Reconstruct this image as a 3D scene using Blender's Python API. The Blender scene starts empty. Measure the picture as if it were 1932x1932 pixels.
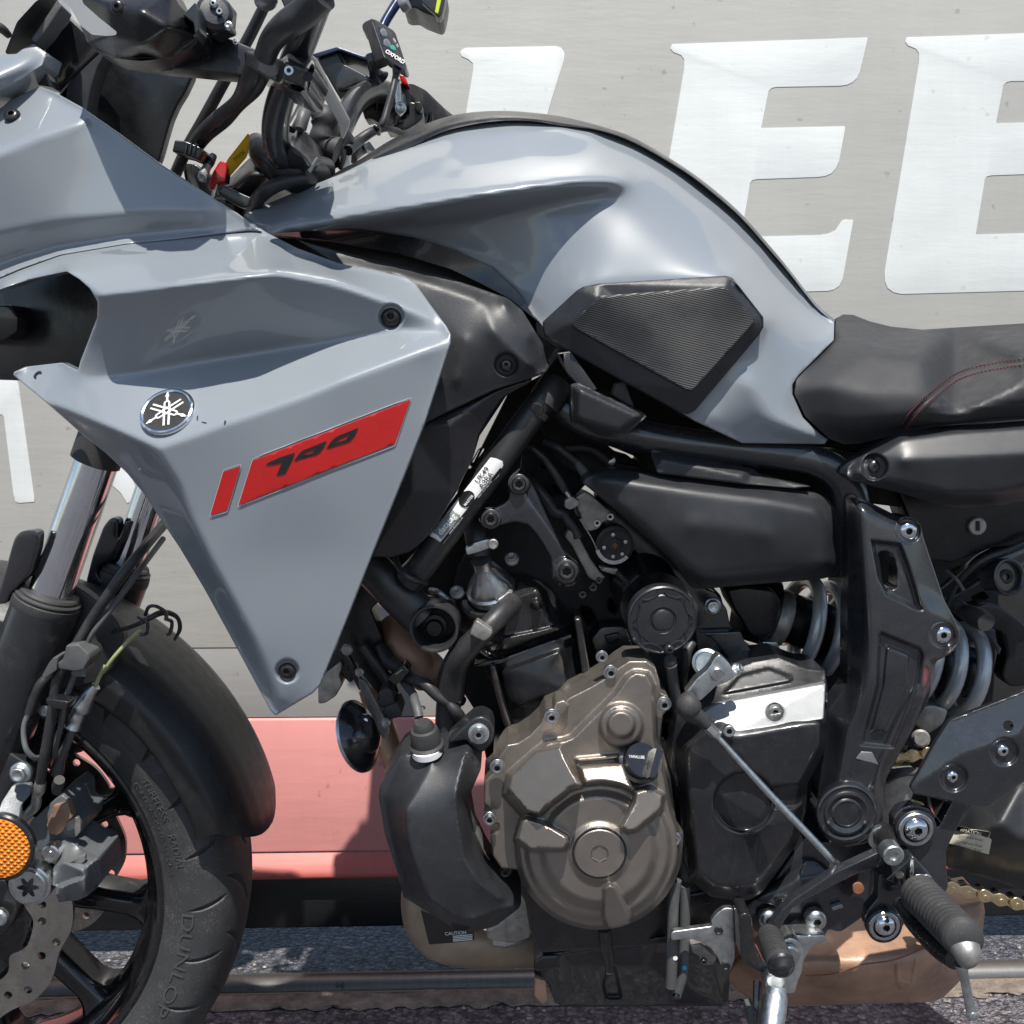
import bpy, bmesh, math, random
import numpy as np
from mathutils import Vector, Matrix, Quaternion
from mathutils.geometry import delaunay_2d_cdt

# ------------------------------------------------------------------ camera, sky, sun, exposure
SC = bpy.context.scene
COL = SC.collection
CD, CZ = 1.1, 0.683                       # camera distance to the bike's middle plane, camera height
cam_d = bpy.data.cameras.new('camera'); cam = bpy.data.objects.new('camera', cam_d); COL.objects.link(cam)
cam.location = (0, -CD, CZ); cam.rotation_euler = (math.radians(90), 0, 0)
cam_d.sensor_width = 36; cam_d.lens = 36 * 1937 / 1932; cam_d.clip_start = 0.02; cam_d.clip_end = 2000
SC.camera = cam

SUN_EL, SUN_AZ = math.radians(59), math.radians(4)   # azimuth measured from the camera's side towards +X
sdir = Vector((math.cos(SUN_EL) * math.sin(SUN_AZ), -math.cos(SUN_EL) * math.cos(SUN_AZ), math.sin(SUN_EL)))
sun_d = bpy.data.lights.new('sun', 'SUN'); sun_d.energy = 5.0; sun_d.angle = math.radians(0.53); sun_d.color = (1, .955, .88)
sun = bpy.data.objects.new('sun', sun_d); COL.objects.link(sun)
sun.location = (0, -3, 6); sun.rotation_mode = 'QUATERNION'; sun.rotation_quaternion = sdir.to_track_quat('Z', 'Y')

world = bpy.data.worlds.new('World'); SC.world = world; world.use_nodes = True
wn = world.node_tree; wn.nodes.clear()
out = wn.nodes.new('ShaderNodeOutputWorld'); bg = wn.nodes.new('ShaderNodeBackground'); sky = wn.nodes.new('ShaderNodeTexSky')
sky.sky_type = 'NISHITA'; sky.sun_disc = False; sky.sun_elevation = SUN_EL; sky.sun_rotation = math.pi - SUN_AZ
sky.air_density = 1.0; sky.dust_density = .5; sky.ozone_density = 2.2
wtc = wn.nodes.new('ShaderNodeTexCoord'); wmp = wn.nodes.new('ShaderNodeMapping'); wmp.inputs['Scale'].default_value = (1, 1, 2.2)
wno = wn.nodes.new('ShaderNodeTexNoise'); wno.inputs['Scale'].default_value = 2.6; wno.inputs['Detail'].default_value = 7; wno.inputs['Roughness'].default_value = .58
wrp = wn.nodes.new('ShaderNodeValToRGB'); wrp.color_ramp.elements[0].position = .56; wrp.color_ramp.elements[1].position = .74
wmx = wn.nodes.new('ShaderNodeMix'); wmx.data_type = 'RGBA'; wmx.inputs[7].default_value = (8.5, 8.8, 9.2, 1)
L = wn.links.new
L(wtc.outputs['Generated'], wmp.inputs['Vector']); L(wmp.outputs[0], wno.inputs['Vector']); L(wno.outputs['Fac'], wrp.inputs[0])
L(wrp.outputs[0], wmx.inputs[0]); L(sky.outputs[0], wmx.inputs[6]); L(wmx.outputs[2], bg.inputs[0]); L(bg.outputs[0], out.inputs[0])
bg.inputs[1].default_value = 0.10
SC.view_settings.view_transform = 'Standard'; SC.view_settings.look = 'None'
SC.view_settings.exposure = 0.4; SC.view_settings.gamma = 1; SC.view_settings.use_curve_mapping = False

# ------------------------------------------------------------------ from measured picture points to places in the world
F, CX = 1937., 966.
T, Z0 = math.tan(math.radians(8)), 0.30          # the bike leans 8 degrees on its side stand, towards the viewer
N = Vector((0, -1, -T)).normalized()             # the bike's left-hand side
UP = Vector((0, -T, 1)).normalized()
EX = Vector((1, 0, 0))
def tt(px, py, h): return (CD - h - T * (CZ - Z0)) / (1 + T * (CX - py) / F)
def W(px, py, h=0.):
    """point at height h above the bike's middle plane, towards its left side"""
    t = tt(px, py, h)
    return Vector(((px - CX) / F * t, -CD + t, CZ + (CX - py) / F * t))
def WN(P, h):
    t = (CD - h - T * (CZ - Z0)) / (1 + T * (CX - P[:, 1]) / F)
    return np.stack([(P[:, 0] - CX) / F * t, -CD + t, CZ + (CX - P[:, 1]) / F * t], 1)
def SCL(px, py, h): return tt(px, py, h) / F
def AT(px, py, y):
    t = y + CD
    return Vector(((px - CX) / F * t, y, CZ + (CX - py) / F * t))
def mirror(v):
    ym = -T * (v.z - Z0)
    return Vector((v.x, 2 * ym - v.y, v.z))
REG = {1: (0, 0, .33422), 2: (645.7, 0, .33422), 3: (1286.3, 0, .33422), 4: (0, 645.7, .33422), 5: (645.7, 645.7, .33422), 6: (1286.3, 645.7, .33422),
       7: (0, 1286.3, .33422), 8: (645.7, 1286.3, .33422), 9: (1286.3, 1286.3, .33422), 'a': (258.3, 0, .20053), 'b': (581.1, 0, .16711),
       'c': (807.1, 807.1, .16711), 'd': (1065.4, 807.1, .16711), 'e': (0, 1259.2, .16711), 'f': (0, 1609.1, .16711), 'g': (613.4, 1130., .16711), 'i': (1226.9, 1194.6, .16711), 0: (0, 0, 1)}
def Q(r, s):
    """list of measured points 'x,y x,y ...' (third number, if any, is the height h)"""
    ox, oy, k = REG[r]; o = []
    for w in s.split():
        c = [float(v) for v in w.split(',')]
        o.append((ox + c[0] * k, oy + c[1] * k) + tuple(c[2:]))
    return o
def QC(r, s):
    """control points in polylines split by ';' - the polylines become creases"""
    c = []; e = []
    for part in s.split(';'):
        q = Q(r, part); k = len(c); c += q; e += [(k + i, k + i + 1) for i in range(len(q) - 1)]
    return c, e

# ------------------------------------------------------------------ mesh helpers
def link(name, me, mat, parent, label=None):
    o = bpy.data.objects.new(name, me); COL.objects.link(o)
    if mat is not None: me.materials.clear(); me.materials.append(MAT[mat])
    if parent is not None: o.parent = parent
    if label: o['label'] = label
    return o
def mesh(name, vs, fs, sharp=35):
    me = bpy.data.meshes.new(name); me.from_pydata([tuple(v) for v in vs], [], fs); me.validate(); me.update()
    bm = bmesh.new(); bm.from_mesh(me)
    bmesh.ops.remove_doubles(bm, verts=bm.verts, dist=2e-5)
    bmesh.ops.recalc_face_normals(bm, faces=bm.faces); bm.to_mesh(me); bm.free()
    me.shade_smooth(); me.set_sharp_from_angle(angle=math.radians(sharp))
    return me
def rnd(pts, r, n=4):
    """round the corners of a polygon"""
    if r <= 0: return [tuple(p[:2]) for p in pts]
    o = []; m = len(pts)
    for i in range(m):
        p = np.array(pts[i][:2]); a = np.array(pts[i - 1][:2]) - p; b = np.array(pts[(i + 1) % m][:2]) - p
        la, lb = np.linalg.norm(a), np.linalg.norm(b)
        if la < 1e-6 or lb < 1e-6: continue
        ra = min(r, la * .45); rb = min(r, lb * .45)
        A = p + a / la * ra; B = p + b / lb * rb
        for j in range(n + 1):
            t = j / n; o.append(tuple((1 - t) ** 2 * A + 2 * t * (1 - t) * p + t * t * B))
    return o
def area(p): return sum(p[i - 1][0] * p[i][1] - p[i][0] * p[i - 1][1] for i in range(len(p))) / 2
def ccw(p): return list(p) if area(p) > 0 else list(p)[::-1]
def inset(p, d):
    o = []; m = len(p)
    for i in range(m):
        a = np.subtract(p[i], p[i - 1]); b = np.subtract(p[(i + 1) % m], p[i])
        a = a / (np.linalg.norm(a) + 1e-9); b = b / (np.linalg.norm(b) + 1e-9)
        na = np.array((-a[1], a[0])); nb = np.array((-b[1], b[0])); k = na + nb; q = max(.35, 1 + float(na @ nb))
        o.append(tuple(np.array(p[i]) + k / q * d))
    return o
def inside(P, poly):
    P = np.asarray(P, float); x, y = P[:, 0], P[:, 1]; r = np.zeros(len(P), bool); q = np.asarray(poly, float)
    for i in range(len(q)):
        x1, y1 = q[i - 1]; x2, y2 = q[i]
        c = ((y1 > y) != (y2 > y)); r ^= c & (x < (x2 - x1) * (y - y1) / (y2 - y1 + 1e-12) + x1)
    return r
def dist(P, poly):
    P = np.asarray(P, float); d = np.full(len(P), 1e9); q = np.asarray(poly, float)
    for i in range(len(q)):
        a, b = q[i - 1], q[i]; ab = b - a; t = np.clip(((P - a) @ ab) / (ab @ ab + 1e-9), 0, 1)
        d = np.minimum(d, np.linalg.norm(P - (a + t[:, None] * ab), axis=1))
    return d
def fill(loops, pts=(), cons=()):
    """triangles of a polygon (first loop) with holes and extra inner points"""
    vs = []; es = []
    for lp in loops:
        s = len(vs); vs += [Vector(p[:2]) for p in lp]; es += [(s + i, s + (i + 1) % len(lp)) for i in range(len(lp))]
    for lp in cons:
        s = len(vs); vs += [Vector(p[:2]) for p in lp]; es += [(s + i, s + (i + 1) % len(lp)) for i in range(len(lp))]
    vs += [Vector(p[:2]) for p in pts]
    V, E, Fc, *_ = delaunay_2d_cdt(vs, es, [], 0, 1e-4)
    V = np.array([(v.x, v.y) for v in V]); Fc = np.array([f for f in Fc if len(f) == 3])
    c = V[Fc].mean(axis=1); k = inside(c, loops[0])
    for lp in loops[1:]: k &= ~inside(c, lp)
    return V, Fc[k]
def circ(x, y, r, n=24, sy=1.): return [(x + r * math.cos(2 * math.pi * i / n), y + r * sy * math.sin(2 * math.pi * i / n)) for i in range(n)]
def hf_of(h): return h if callable(h) else (lambda x, y: h)
def pln(a, b, c):
    A = np.array([[a[0], a[1], 1], [b[0], b[1], 1], [c[0], c[1], 1]]); k = np.linalg.solve(A, [a[2], b[2], c[2]])
    return lambda x, y: k[0] * x + k[1] * y + k[2]
def PL(name, parent, mat, pts, h, th, b=2.5, r=0, holes=(), label=None, fn=None):
    """solid plate with rounded rim: outline in picture units, front face at height h, th metres thick"""
    H = hf_of(h); wf = fn or (lambda x, y, d: W(x, y, H(x, y)) - N * d)
    P = ccw(rnd(pts, r)); cx = sum(p[0] for p in P) / len(P); cy = sum(p[1] for p in P) / len(P); s = SCL(cx, cy, H(cx, cy))
    vs = []; fs = []; rings = []
    for lp, sg in [(P, 1)] + [(ccw(rnd(q, r * .5)), -1) for q in holes]:
        n = len(lp); R = []
        bb = b * .6 if sg < 0 else b
        for a in (None, 0, 30, 60, 90):
            if a is None: ins, dep = 0, th
            else: ins, dep = bb * (1 - math.cos(math.radians(a))), bb * s * (1 - math.sin(math.radians(a)))
            q = inset(lp, ins * sg); st = len(vs)
            vs += [wf(x, y, dep) for x, y in q]; R.append((st, q))
        for k in range(4):
            s0, s1 = R[k][0], R[k + 1][0]
            fs += [(s0 + i, s0 + (i + 1) % n, s1 + (i + 1) % n, s1 + i) for i in range(n)]
        rings.append(R)
    V, Tr = fill([R[-1][1] for R in rings]); st = len(vs); vs += [wf(x, y, 0) for x, y in V]; fs += [tuple(int(j) + st for j in t) for t in Tr]
    V, Tr = fill([R[0][1] for R in rings]); st = len(vs); vs += [wf(x, y, th) for x, y in V]; fs += [tuple(int(j) + st for j in t[::-1]) for t in Tr]
    return link(name, mesh(name, vs, fs, 40), mat, parent, label)
class Surf:
    """height field over triangles"""
    def __init__(s, V, Tr, h):
        s.V = np.asarray(V, float)[:, :2]; s.T = np.asarray(Tr, int); s.h = np.asarray(h, float)
        a, b, c = s.V[s.T[:, 0]], s.V[s.T[:, 1]], s.V[s.T[:, 2]]; s.a = a; s.e1 = b - a; s.e2 = c - a
        s.d = s.e1[:, 0] * s.e2[:, 1] - s.e1[:, 1] * s.e2[:, 0]; s.d = np.where(abs(s.d) < 1e-9, 1e-9, s.d)
    def ev(s, P):
        P = np.asarray(P, float); o = np.zeros(len(P))
        for i in range(0, len(P), 400):
            q = P[i:i + 400, None, :] - s.a[None]
            u = (q[..., 0] * s.e2[:, 1] - q[..., 1] * s.e2[:, 0]) / s.d; v = (s.e1[:, 0] * q[..., 1] - s.e1[:, 1] * q[..., 0]) / s.d
            w = 1 - u - v; m = np.minimum(np.minimum(u, v), w); k = np.argmax(m, axis=1); j = np.arange(len(k))
            B = np.clip(np.stack([w[j, k], u[j, k], v[j, k]], 1), 0, 1); B /= B.sum(1, keepdims=True)
            o[i:i + 400] = (s.h[s.T[k]] * B).sum(1)
        return o
    def __call__(s, x, y): return float(s.ev([(x, y)])[0])
class Ras:
    """smooth height field on a fine raster"""
    def __init__(s, x0, y0, st, H): s.x0, s.y0, s.st, s.H = x0, y0, st, H
    def ev(s, P, H=None):
        H = s.H if H is None else H
        P = np.asarray(P, float); u = np.clip((P[:, 0] - s.x0) / s.st, 0, H.shape[1] - 1.001); v = np.clip((P[:, 1] - s.y0) / s.st, 0, H.shape[0] - 1.001)
        i = u.astype(int); j = v.astype(int); fu = u - i; fv = v - j
        return (H[j, i] * (1 - fu) + H[j, i + 1] * fu) * (1 - fv) + (H[j + 1, i] * (1 - fu) + H[j + 1, i + 1] * fu) * fv
    def __call__(s, x, y): return float(s.ev([(x, y)])[0])
def blur(H, sg):
    if sg < .3: return H
    n = int(3 * sg) + 1; k = np.exp(-.5 * (np.arange(-n, n + 1) / sg) ** 2); k /= k.sum()
    for ax in (0, 1):
        pad = [(0, 0), (0, 0)]; pad[ax] = (n, n); Q_ = np.pad(H, pad, mode='reflect', reflect_type='odd') if min(H.shape) > n + 1 else np.pad(H, pad, mode='edge')
        H = sum(k[i] * (Q_[i:i + H.shape[0], :] if ax == 0 else Q_[:, i:i + H.shape[1]]) for i in range(2 * n + 1))
    return H
def HF(name, parent, mat, outline, ctrl, th=.02, res=12, sm=2, rim=4, feat=(), holes=(), mir=False, creases=(), label=None, skirt=True, r=2.5, post=.9, sg=None):
    """body panel: outline in picture units, heights from control points (x, y, h) with soft creases, raised or sunk features, rolled rim"""
    P = ccw(rnd(outline, r, 3)); HL = [ccw(rnd(q, r, 3)) for q in holes]
    P2 = []
    for i in range(len(P)):
        a = P[i - 1]; b = P[i]; n = max(1, int(math.hypot(b[0] - a[0], b[1] - a[1]) / res)); P2 += [(a[0] + (b[0] - a[0]) * j / n, a[1] + (b[1] - a[1]) * j / n) for j in range(1, n + 1)]
    P = P2; A = np.array(P); x0, y0 = A.min(0); x1, y1 = A.max(0); g = []
    for j, y in enumerate(np.arange(y0, y1, res * .866)):
        g += [(x + (j % 2) * res / 2, y) for x in np.arange(x0, x1, res)]
    g = np.array(g); k = inside(g, P)
    for q in HL: k &= ~inside(g, q)
    g = g[k]; dd = dist(g, P)
    for q in HL: dd = np.minimum(dd, dist(g, q))
    g = [tuple(v) for v in g[dd > max(rim * 1.2, res * .45)]]
    rg = []
    if rim > 0:
        for f in (.12, .4, .75, 1.1):
            for q, sgn in [(P, 1)] + [(q, -1) for q in HL]:
                c = np.array(inset(q, rim * f * sgn)); dq = dist(c, q); ok = inside(c, P) & (dq > rim * f * .6)
                rg += [tuple(v) for v in c[ok]]
    FP = [ccw(circ(*f[1][1:4], 48) if f[1][0] == 'c' else rnd(f[1], 2, 2)) for f in feat]
    for f, q in zip(feat, FP):
        q2 = []
        for i in range(len(q)):
            a = q[i - 1]; b = q[i]; n = max(1, int(math.hypot(b[0] - a[0], b[1] - a[1]) / (res * .8))); q2 += [(a[0] + (b[0] - a[0]) * j / n, a[1] + (b[1] - a[1]) * j / n) for j in range(1, n + 1)]
        for d_ in (-1.5, f[3] * .33, f[3] * .67, f[3] + 1.5):
            c = np.array(inset(q2, d_)); ok = inside(c, P) & (dist(c, P) > 1.5) & (np.abs(dist(c, q) * np.where(inside(c, q), 1, -1) - d_) < 1.5)
            for hq in HL: ok &= ~inside(c, hq)
            rg += [tuple(v) for v in c[ok]]
        if g:
            ga = np.array(g); dq = dist(ga, q) * np.where(inside(ga, q), 1, -1); g = [tuple(v) for v in ga[(dq < -res * .5) | (dq > f[3] + res * .4)]]
    V, Tr = fill([P] + HL, g + rg)
    # heights on a raster
    st = max(1.6, min(3., res / 3)); mg = 30
    gx = np.arange(x0 - mg, x1 + mg + st, st); gy = np.arange(y0 - mg, y1 + mg + st, st); GX, GY = np.meshgrid(gx, gy); G = np.stack([GX.ravel(), GY.ravel()], 1); shp = GX.shape
    ctrl = [tuple(c) for c in ctrl]
    cV, cE, cF, oV, *_ = delaunay_2d_cdt([Vector(c[:2]) for c in ctrl], list(creases), [], 0, 1e-4)
    ch = []
    for i, o in enumerate(oV):
        if o: ch.append(np.mean([ctrl[j][2] for j in o]))
        else:                                        # two creases crossed: height from the nearest points
            d_ = np.array([math.hypot(c[0] - cV[i].x, c[1] - cV[i].y) for c in ctrl]); w_ = 1 / (d_ + 1) ** 3; ch.append(float((w_ * np.array([c[2] for c in ctrl])).sum() / w_.sum()))
    S0 = Surf([(v.x, v.y) for v in cV], [f for f in cF if len(f) == 3], ch)
    H = S0.ev(G).reshape(shp)
    if creases:                                      # stretch a membrane between the crease lines
        fx = np.zeros(shp, bool)
        for a_, b_ in creases:
            p_, q_ = np.array(ctrl[a_][:2]), np.array(ctrl[b_][:2]); n = int(np.linalg.norm(q_ - p_) / st * 1.5) + 2; t_ = np.linspace(0, 1, n)[:, None]; L_ = p_ + (q_ - p_) * t_
            fx[np.clip(((L_[:, 1] - gy[0]) / st + .5).astype(int), 0, shp[0] - 1), np.clip(((L_[:, 0] - gx[0]) / st + .5).astype(int), 0, shp[1] - 1)] = True
        H0 = H.copy()
        for _ in range(int(900 / st)):
            E_ = np.pad(H, 1, mode='edge'); A4 = (E_[:-2, 1:-1] + E_[2:, 1:-1] + E_[1:-1, :-2] + E_[1:-1, 2:]) * .25; H = np.where(fx, H0, A4)
    H = blur(H, (1.5 + 1.5 * sm if sg is None else sg) / st)
    for f, q in zip(feat, FP):
        md, val, rp = f[0], f[2], f[3]
        qa = np.array(q); bx = (GX > qa[:, 0].min() - 3) & (GX < qa[:, 0].max() + 3) & (GY > qa[:, 1].min() - 3) & (GY < qa[:, 1].max() + 3); gb = np.stack([GX[bx], GY[bx]], 1)
        s = np.zeros(shp)
        if len(gb): d = dist(gb, q) * np.where(inside(gb, q), 1, -1); d = np.clip(d / rp, 0, 1); s[bx] = d * d * (3 - 2 * d)
        if md == 'add': H = H + s * val
        else: H = H + s * ((val(GX, GY) if callable(val) else val) - H)
    if feat: H = blur(H, post / st)
    S1 = Ras(x0 - mg, y0 - mg, st, H)
    vh = S1.ev(V); dr = None
    if rim > 0:
        dr = dist(V, P)
        for q in HL: dr = np.minimum(dr, dist(V, q))
        u = np.clip(1 - dr / rim, 0, 1) * .985; sc = SCL(A[:, 0].mean(), A[:, 1].mean(), float(vh.mean())); vh = vh - rim * sc * (1 - np.sqrt(1 - u * u))
    if mir: vh = np.maximum(vh, 0.)
    vs = [Vector(v) for v in WN(V, vh)]; fs = [tuple(int(i) for i in t) for t in Tr]
    nz = sum(((vs[t[1]] - vs[t[0]]).cross(vs[t[2]] - vs[t[0]]).dot(N) for t in fs))
    if nz < 0: fs = [t[::-1] for t in fs]
    # shading normals from the raster away from the rim
    e = 1.2; hx1, hx0, hy1, hy0 = (S1.ev(V + np.array(o_)) for o_ in ((e, 0), (-e, 0), (0, e), (0, -e))); nn = []
    cn = np.cross(WN(V + np.array((e, 0)), hx1) - WN(V - np.array((e, 0)), hx0), WN(V - np.array((0, e)), hy0) - WN(V + np.array((0, e)), hy1)); cn /= np.linalg.norm(cn, axis=1, keepdims=True)
    nn = [Vector((0, 0, 0)) if dr is not None and dr[i] < rim * 1.05 else Vector(cn[i]) for i in range(len(V))]
    ntop = len(vs)
    if skirt:
        ec = {}
        for t in fs:
            for i in range(3):
                e_ = (t[i - 1], t[i]); ec[frozenset(e_)] = None if frozenset(e_) in ec else e_
        mp = {}
        for e_ in [q for q in ec.values() if q]:
            if mir and min(vh[e_[0]], vh[e_[1]]) < .085: continue
            for i in e_:
                if i not in mp: mp[i] = len(vs); vs.append(vs[i].copy()); vs.append(vs[i] - N * th)
            a_, b_ = mp[e_[0]], mp[e_[1]]; fs.append((b_, a_, a_ + 1, b_ + 1))
    nn += [Vector((0, 0, 0))] * (len(vs) - len(nn))
    if mir:
        n = len(vs); vs = vs + [mirror(v) for v in vs]; fs = fs + [tuple(i + n for i in f[::-1]) for f in fs]
        for v in list(nn):
            if v.length > 0: t_ = Vector((0, 1, T)).normalized(); v = v - t_ * (2 * v.dot(t_))
            nn.append(v)
    me = bpy.data.meshes.new(name); me.from_pydata([tuple(v) for v in vs], [], fs); me.shade_smooth(); me.update(); me.normals_split_custom_set_from_vertices([tuple(v) for v in nn])
    o = link(name, me, mat, parent, label)
    return o, S1
o_s = {}
def DEC(name, parent, mat, pts, S, off=.0012, r=0, res=10, label=None, holes=()):
    """thin decal lying on a panel"""
    P = ccw(rnd(pts, r)); A = np.array(P); x0, y0 = A.min(0); x1, y1 = A.max(0)
    g = [(x, y) for x in np.arange(x0 + res / 2, x1, res) for y in np.arange(y0 + res / 2, y1, res)]
    if g:
        g = np.array(g); k = inside(g, P)
        for q in holes: k &= ~inside(g, q)
        g = [tuple(v) for v in g[k]]
    V, Tr = fill([P] + [ccw(q) for q in holes], g); H = S.ev(V) if hasattr(S, 'ev') else np.array([hf_of(S)(x, y) for x, y in V])
    vs = [W(x, y, h + off) for (x, y), h in zip(V, H)]
    return link(name, mesh(name, vs, [tuple(int(i) for i in t) for t in Tr], 60), mat, parent, label)
def cat(pts, n=6):
    if len(pts) < 3: return [np.array(p, float) for p in pts]
    q = [np.array(p, float) for p in pts]; q = [2 * q[0] - q[1]] + q + [2 * q[-1] - q[-2]]; o = []
    for i in range(1, len(q) - 2):
        a, b, c, d = q[i - 1:i + 3]
        for j in range(n):
            t = j / n; o.append(.5 * (2 * b + (c - a) * t + (2 * a - 5 * b + 4 * c - d) * t * t + (3 * b - 3 * c + d - a) * t ** 3))
    o.append(q[-2]); return o
def sweep(path, rad, n=12, caps=True, flat=1.):
    vs = []; fs = []; m = len(path); pv = None
    for i in range(m):
        t = (path[min(i + 1, m - 1)] - path[max(i - 1, 0)])
        t = t.normalized() if t.length > 1e-9 else Vector((0, 0, 1))
        if pv is None: u = t.cross(Vector((0, 1, 0))); u = u.normalized() if u.length > 1e-3 else Vector((1, 0, 0))
        else: u = (pv - t * pv.dot(t)).normalized()
        pv = u; w = t.cross(u)
        for k in range(n):
            a = 2 * math.pi * k / n; vs.append(path[i] + (u * math.cos(a) + w * math.sin(a) * flat) * rad[i])
    for i in range(m - 1):
        fs += [(i * n + k, i * n + (k + 1) % n, (i + 1) * n + (k + 1) % n, (i + 1) * n + k) for k in range(n)]
    if caps: fs += [tuple(range(n))[::-1], tuple((m - 1) * n + k for k in range(n))]
    return vs, fs
def TU(name, parent, mat, pts, r, n=12, sub=6, label=None, caps=True, straight=False):
    """round tube along measured points (x, y, h); r in picture units, one value or one for each point"""
    rr = list(r) if isinstance(r, (list, tuple)) else [r] * len(pts)
    q = [(*p, rr[i]) for i, p in enumerate(pts)]; c = [np.array(p, float) for p in q] if straight else cat(q, sub)
    path = [W(*p[:3]) for p in c]; rad = [p[3] * SCL(*p[:3]) for p in c]
    vs, fs = sweep(path, rad, n, caps)
    return link(name, mesh(name, vs, fs, 50), mat, parent, label)
def frame(axis):
    a = Vector(axis).normalized(); u = EX - a * a.dot(EX)
    if u.length < .2: u = Vector((0, 0, 1)) - a * a.z
    u.normalize(); return u, a.cross(u), a
def rev(c, prof, axis=None, n=32, a0=0, a1=360):
    u, w, a = frame(axis or N); vs = []; fs = []; full = a1 - a0 >= 360; m = n if full else n + 1
    for i in range(m):
        t = math.radians(a0 + (a1 - a0) * i / n); d = u * math.cos(t) + w * math.sin(t)
        vs += [c + d * r + a * z for r, z in prof]
    k = len(prof)
    for i in range(n):
        j = (i + 1) % m
        fs += [(i * k + q, j * k + q, j * k + q + 1, i * k + q + 1) for q in range(k - 1)]
    return vs, fs
def LA(name, parent, mat, c, h, prof, axis=None, n=32, label=None, sharp=32, a0=0, a1=360):
    """turned part: profile (radius, height along the axis) in picture units"""
    s = SCL(c[0], c[1], h); vs, fs = rev(W(c[0], c[1], h), [(r * s, z * s) for r, z in prof], axis, n, a0, a1)
    return link(name, mesh(name, vs, fs, sharp), mat, parent, label)
def join(name, parent, mat, lst, sharp=40, label=None):
    vs = []; fs = []
    for v, f in lst: k = len(vs); vs += list(v); fs += [tuple(i + k for i in q) for q in f]
    return link(name, mesh(name, vs, fs, sharp), mat, parent, label)
_bm = {}
def bolt_mesh(kind):
    if kind in _bm: return _bm[kind]
    n = 24; vs = []; fs = []
    def ring(r, z, hexa=False, ph=0):
        st = len(vs)
        for i in range(n):
            a = 2 * math.pi * i / n; q = r
            if hexa: q = r * math.cos(math.pi / 6) / math.cos((a + ph) % (math.pi / 3) - math.pi / 6)
            if hexa == 'torx': q = r * (1 + .13 * math.cos(6 * a))
            vs.append((q * math.cos(a), q * math.sin(a), z))
        return st
    def br(a, b): fs.extend((a + i, a + (i + 1) % n, b + (i + 1) % n, b + i) for i in range(n))
    if kind == 'button': seq = [ring(1, -.6), ring(1, .05), ring(.96, .16), ring(.8, .36), ring(.55, .48), ring(.42, .5), ring(.38, .49, True), ring(.36, .12, True)]
    elif kind == 'socket': seq = [ring(1.35, -.5), ring(1.35, .12), ring(1.3, .18), ring(1, .2), ring(1, .95), ring(.93, 1.05), ring(.62, 1.05), ring(.55, 1.0, True), ring(.52, .45, True)]
    elif kind == 'cap': seq = [ring(1, -.6), ring(1, .5), ring(.92, .6), ring(.62, .6), ring(.52, .57, True), ring(.5, .1, True)]
    elif kind == 'torx': seq = [ring(1.5, -.3), ring(1.5, .15), ring(1.4, .22), ring(1.12, .24), ring(1.05, .55), ring(.9, .7), ring(.68, .7), ring(.55, .65, 'torx'), ring(.52, .15, 'torx')]
    elif kind == 'flange': seq = [ring(1.35, -.4), ring(1.35, .15), ring(1.2, .25), ring(1, .3, True), ring(1, .85, True), ring(.88, .98), ring(.6, .98), ring(.5, .85)]
    elif kind == 'big': seq = [ring(1.5, -.8), ring(1.5, .0), ring(1.42, .1), ring(1.12, .1), ring(1.08, .02), ring(.98, .06), ring(.9, .4), ring(.7, .62), ring(.5, .68), ring(.4, .66, True), ring(.37, .2, True)]
    else: seq = [ring(1, -.4), ring(1, .3), ring(.9, .4), ring(.3, .45)]
    for a, b in zip(seq, seq[1:]): br(a, b)
    fs.append(tuple(seq[-1] + i for i in range(n)))
    me = bpy.data.meshes.new('bolt'); me.from_pydata(vs, [], fs); me.shade_smooth()
    if kind in ('button', 'socket', 'cap', 'torx', 'big'):  # socket wall and floor take a near-black colour: recess shade painted in
        for p in list(me.polygons)[-n - 1:]: p.material_index = 1; me.set_sharp_from_angle(angle=math.radians(38)); me.update()
    _bm[kind] = me; return me
_bmm = {}
def BO(parent, x, y, h, r, kind='button', mat='bolt_black', name='bolt', axis=None, label=None):
    key = (kind, mat)
    if key not in _bmm:
        me = bolt_mesh(kind).copy(); me.materials.append(MAT[mat]); me.materials.append(MAT['dark']); _bmm[key] = me
    o = bpy.data.objects.new(name, _bmm[key]); COL.objects.link(o); o.parent = parent
    s = r * SCL(x, y, h); a = Vector(axis).normalized() if axis else N
    q = a.to_track_quat('Z', 'Y') @ Quaternion((0, 0, 1), random.random() * 6)
    o.location = W(x, y, h); o.rotation_mode = 'QUATERNION'; o.rotation_quaternion = q; o.scale = (s, s, s)
    if label: o['label'] = label
    return o
def glyphs(s, bold=False):
    cu = bpy.data.curves.new('t', 'FONT'); cu.body = s; cu.size = 1; cu.resolution_u = 4; cu.align_x = 'CENTER'; cu.align_y = 'CENTER'
    if bold: cu.offset = .022
    o = bpy.data.objects.new('t', cu); COL.objects.link(o); dg = bpy.context.evaluated_depsgraph_get()
    me = bpy.data.meshes.new_from_object(o.evaluated_get(dg)); V = [(v.co.x, v.co.y) for v in me.vertices]; Fc = [tuple(p.vertices) for p in me.polygons]
    bpy.data.objects.remove(o); bpy.data.curves.remove(cu); bpy.data.meshes.remove(me); return V, Fc
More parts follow.
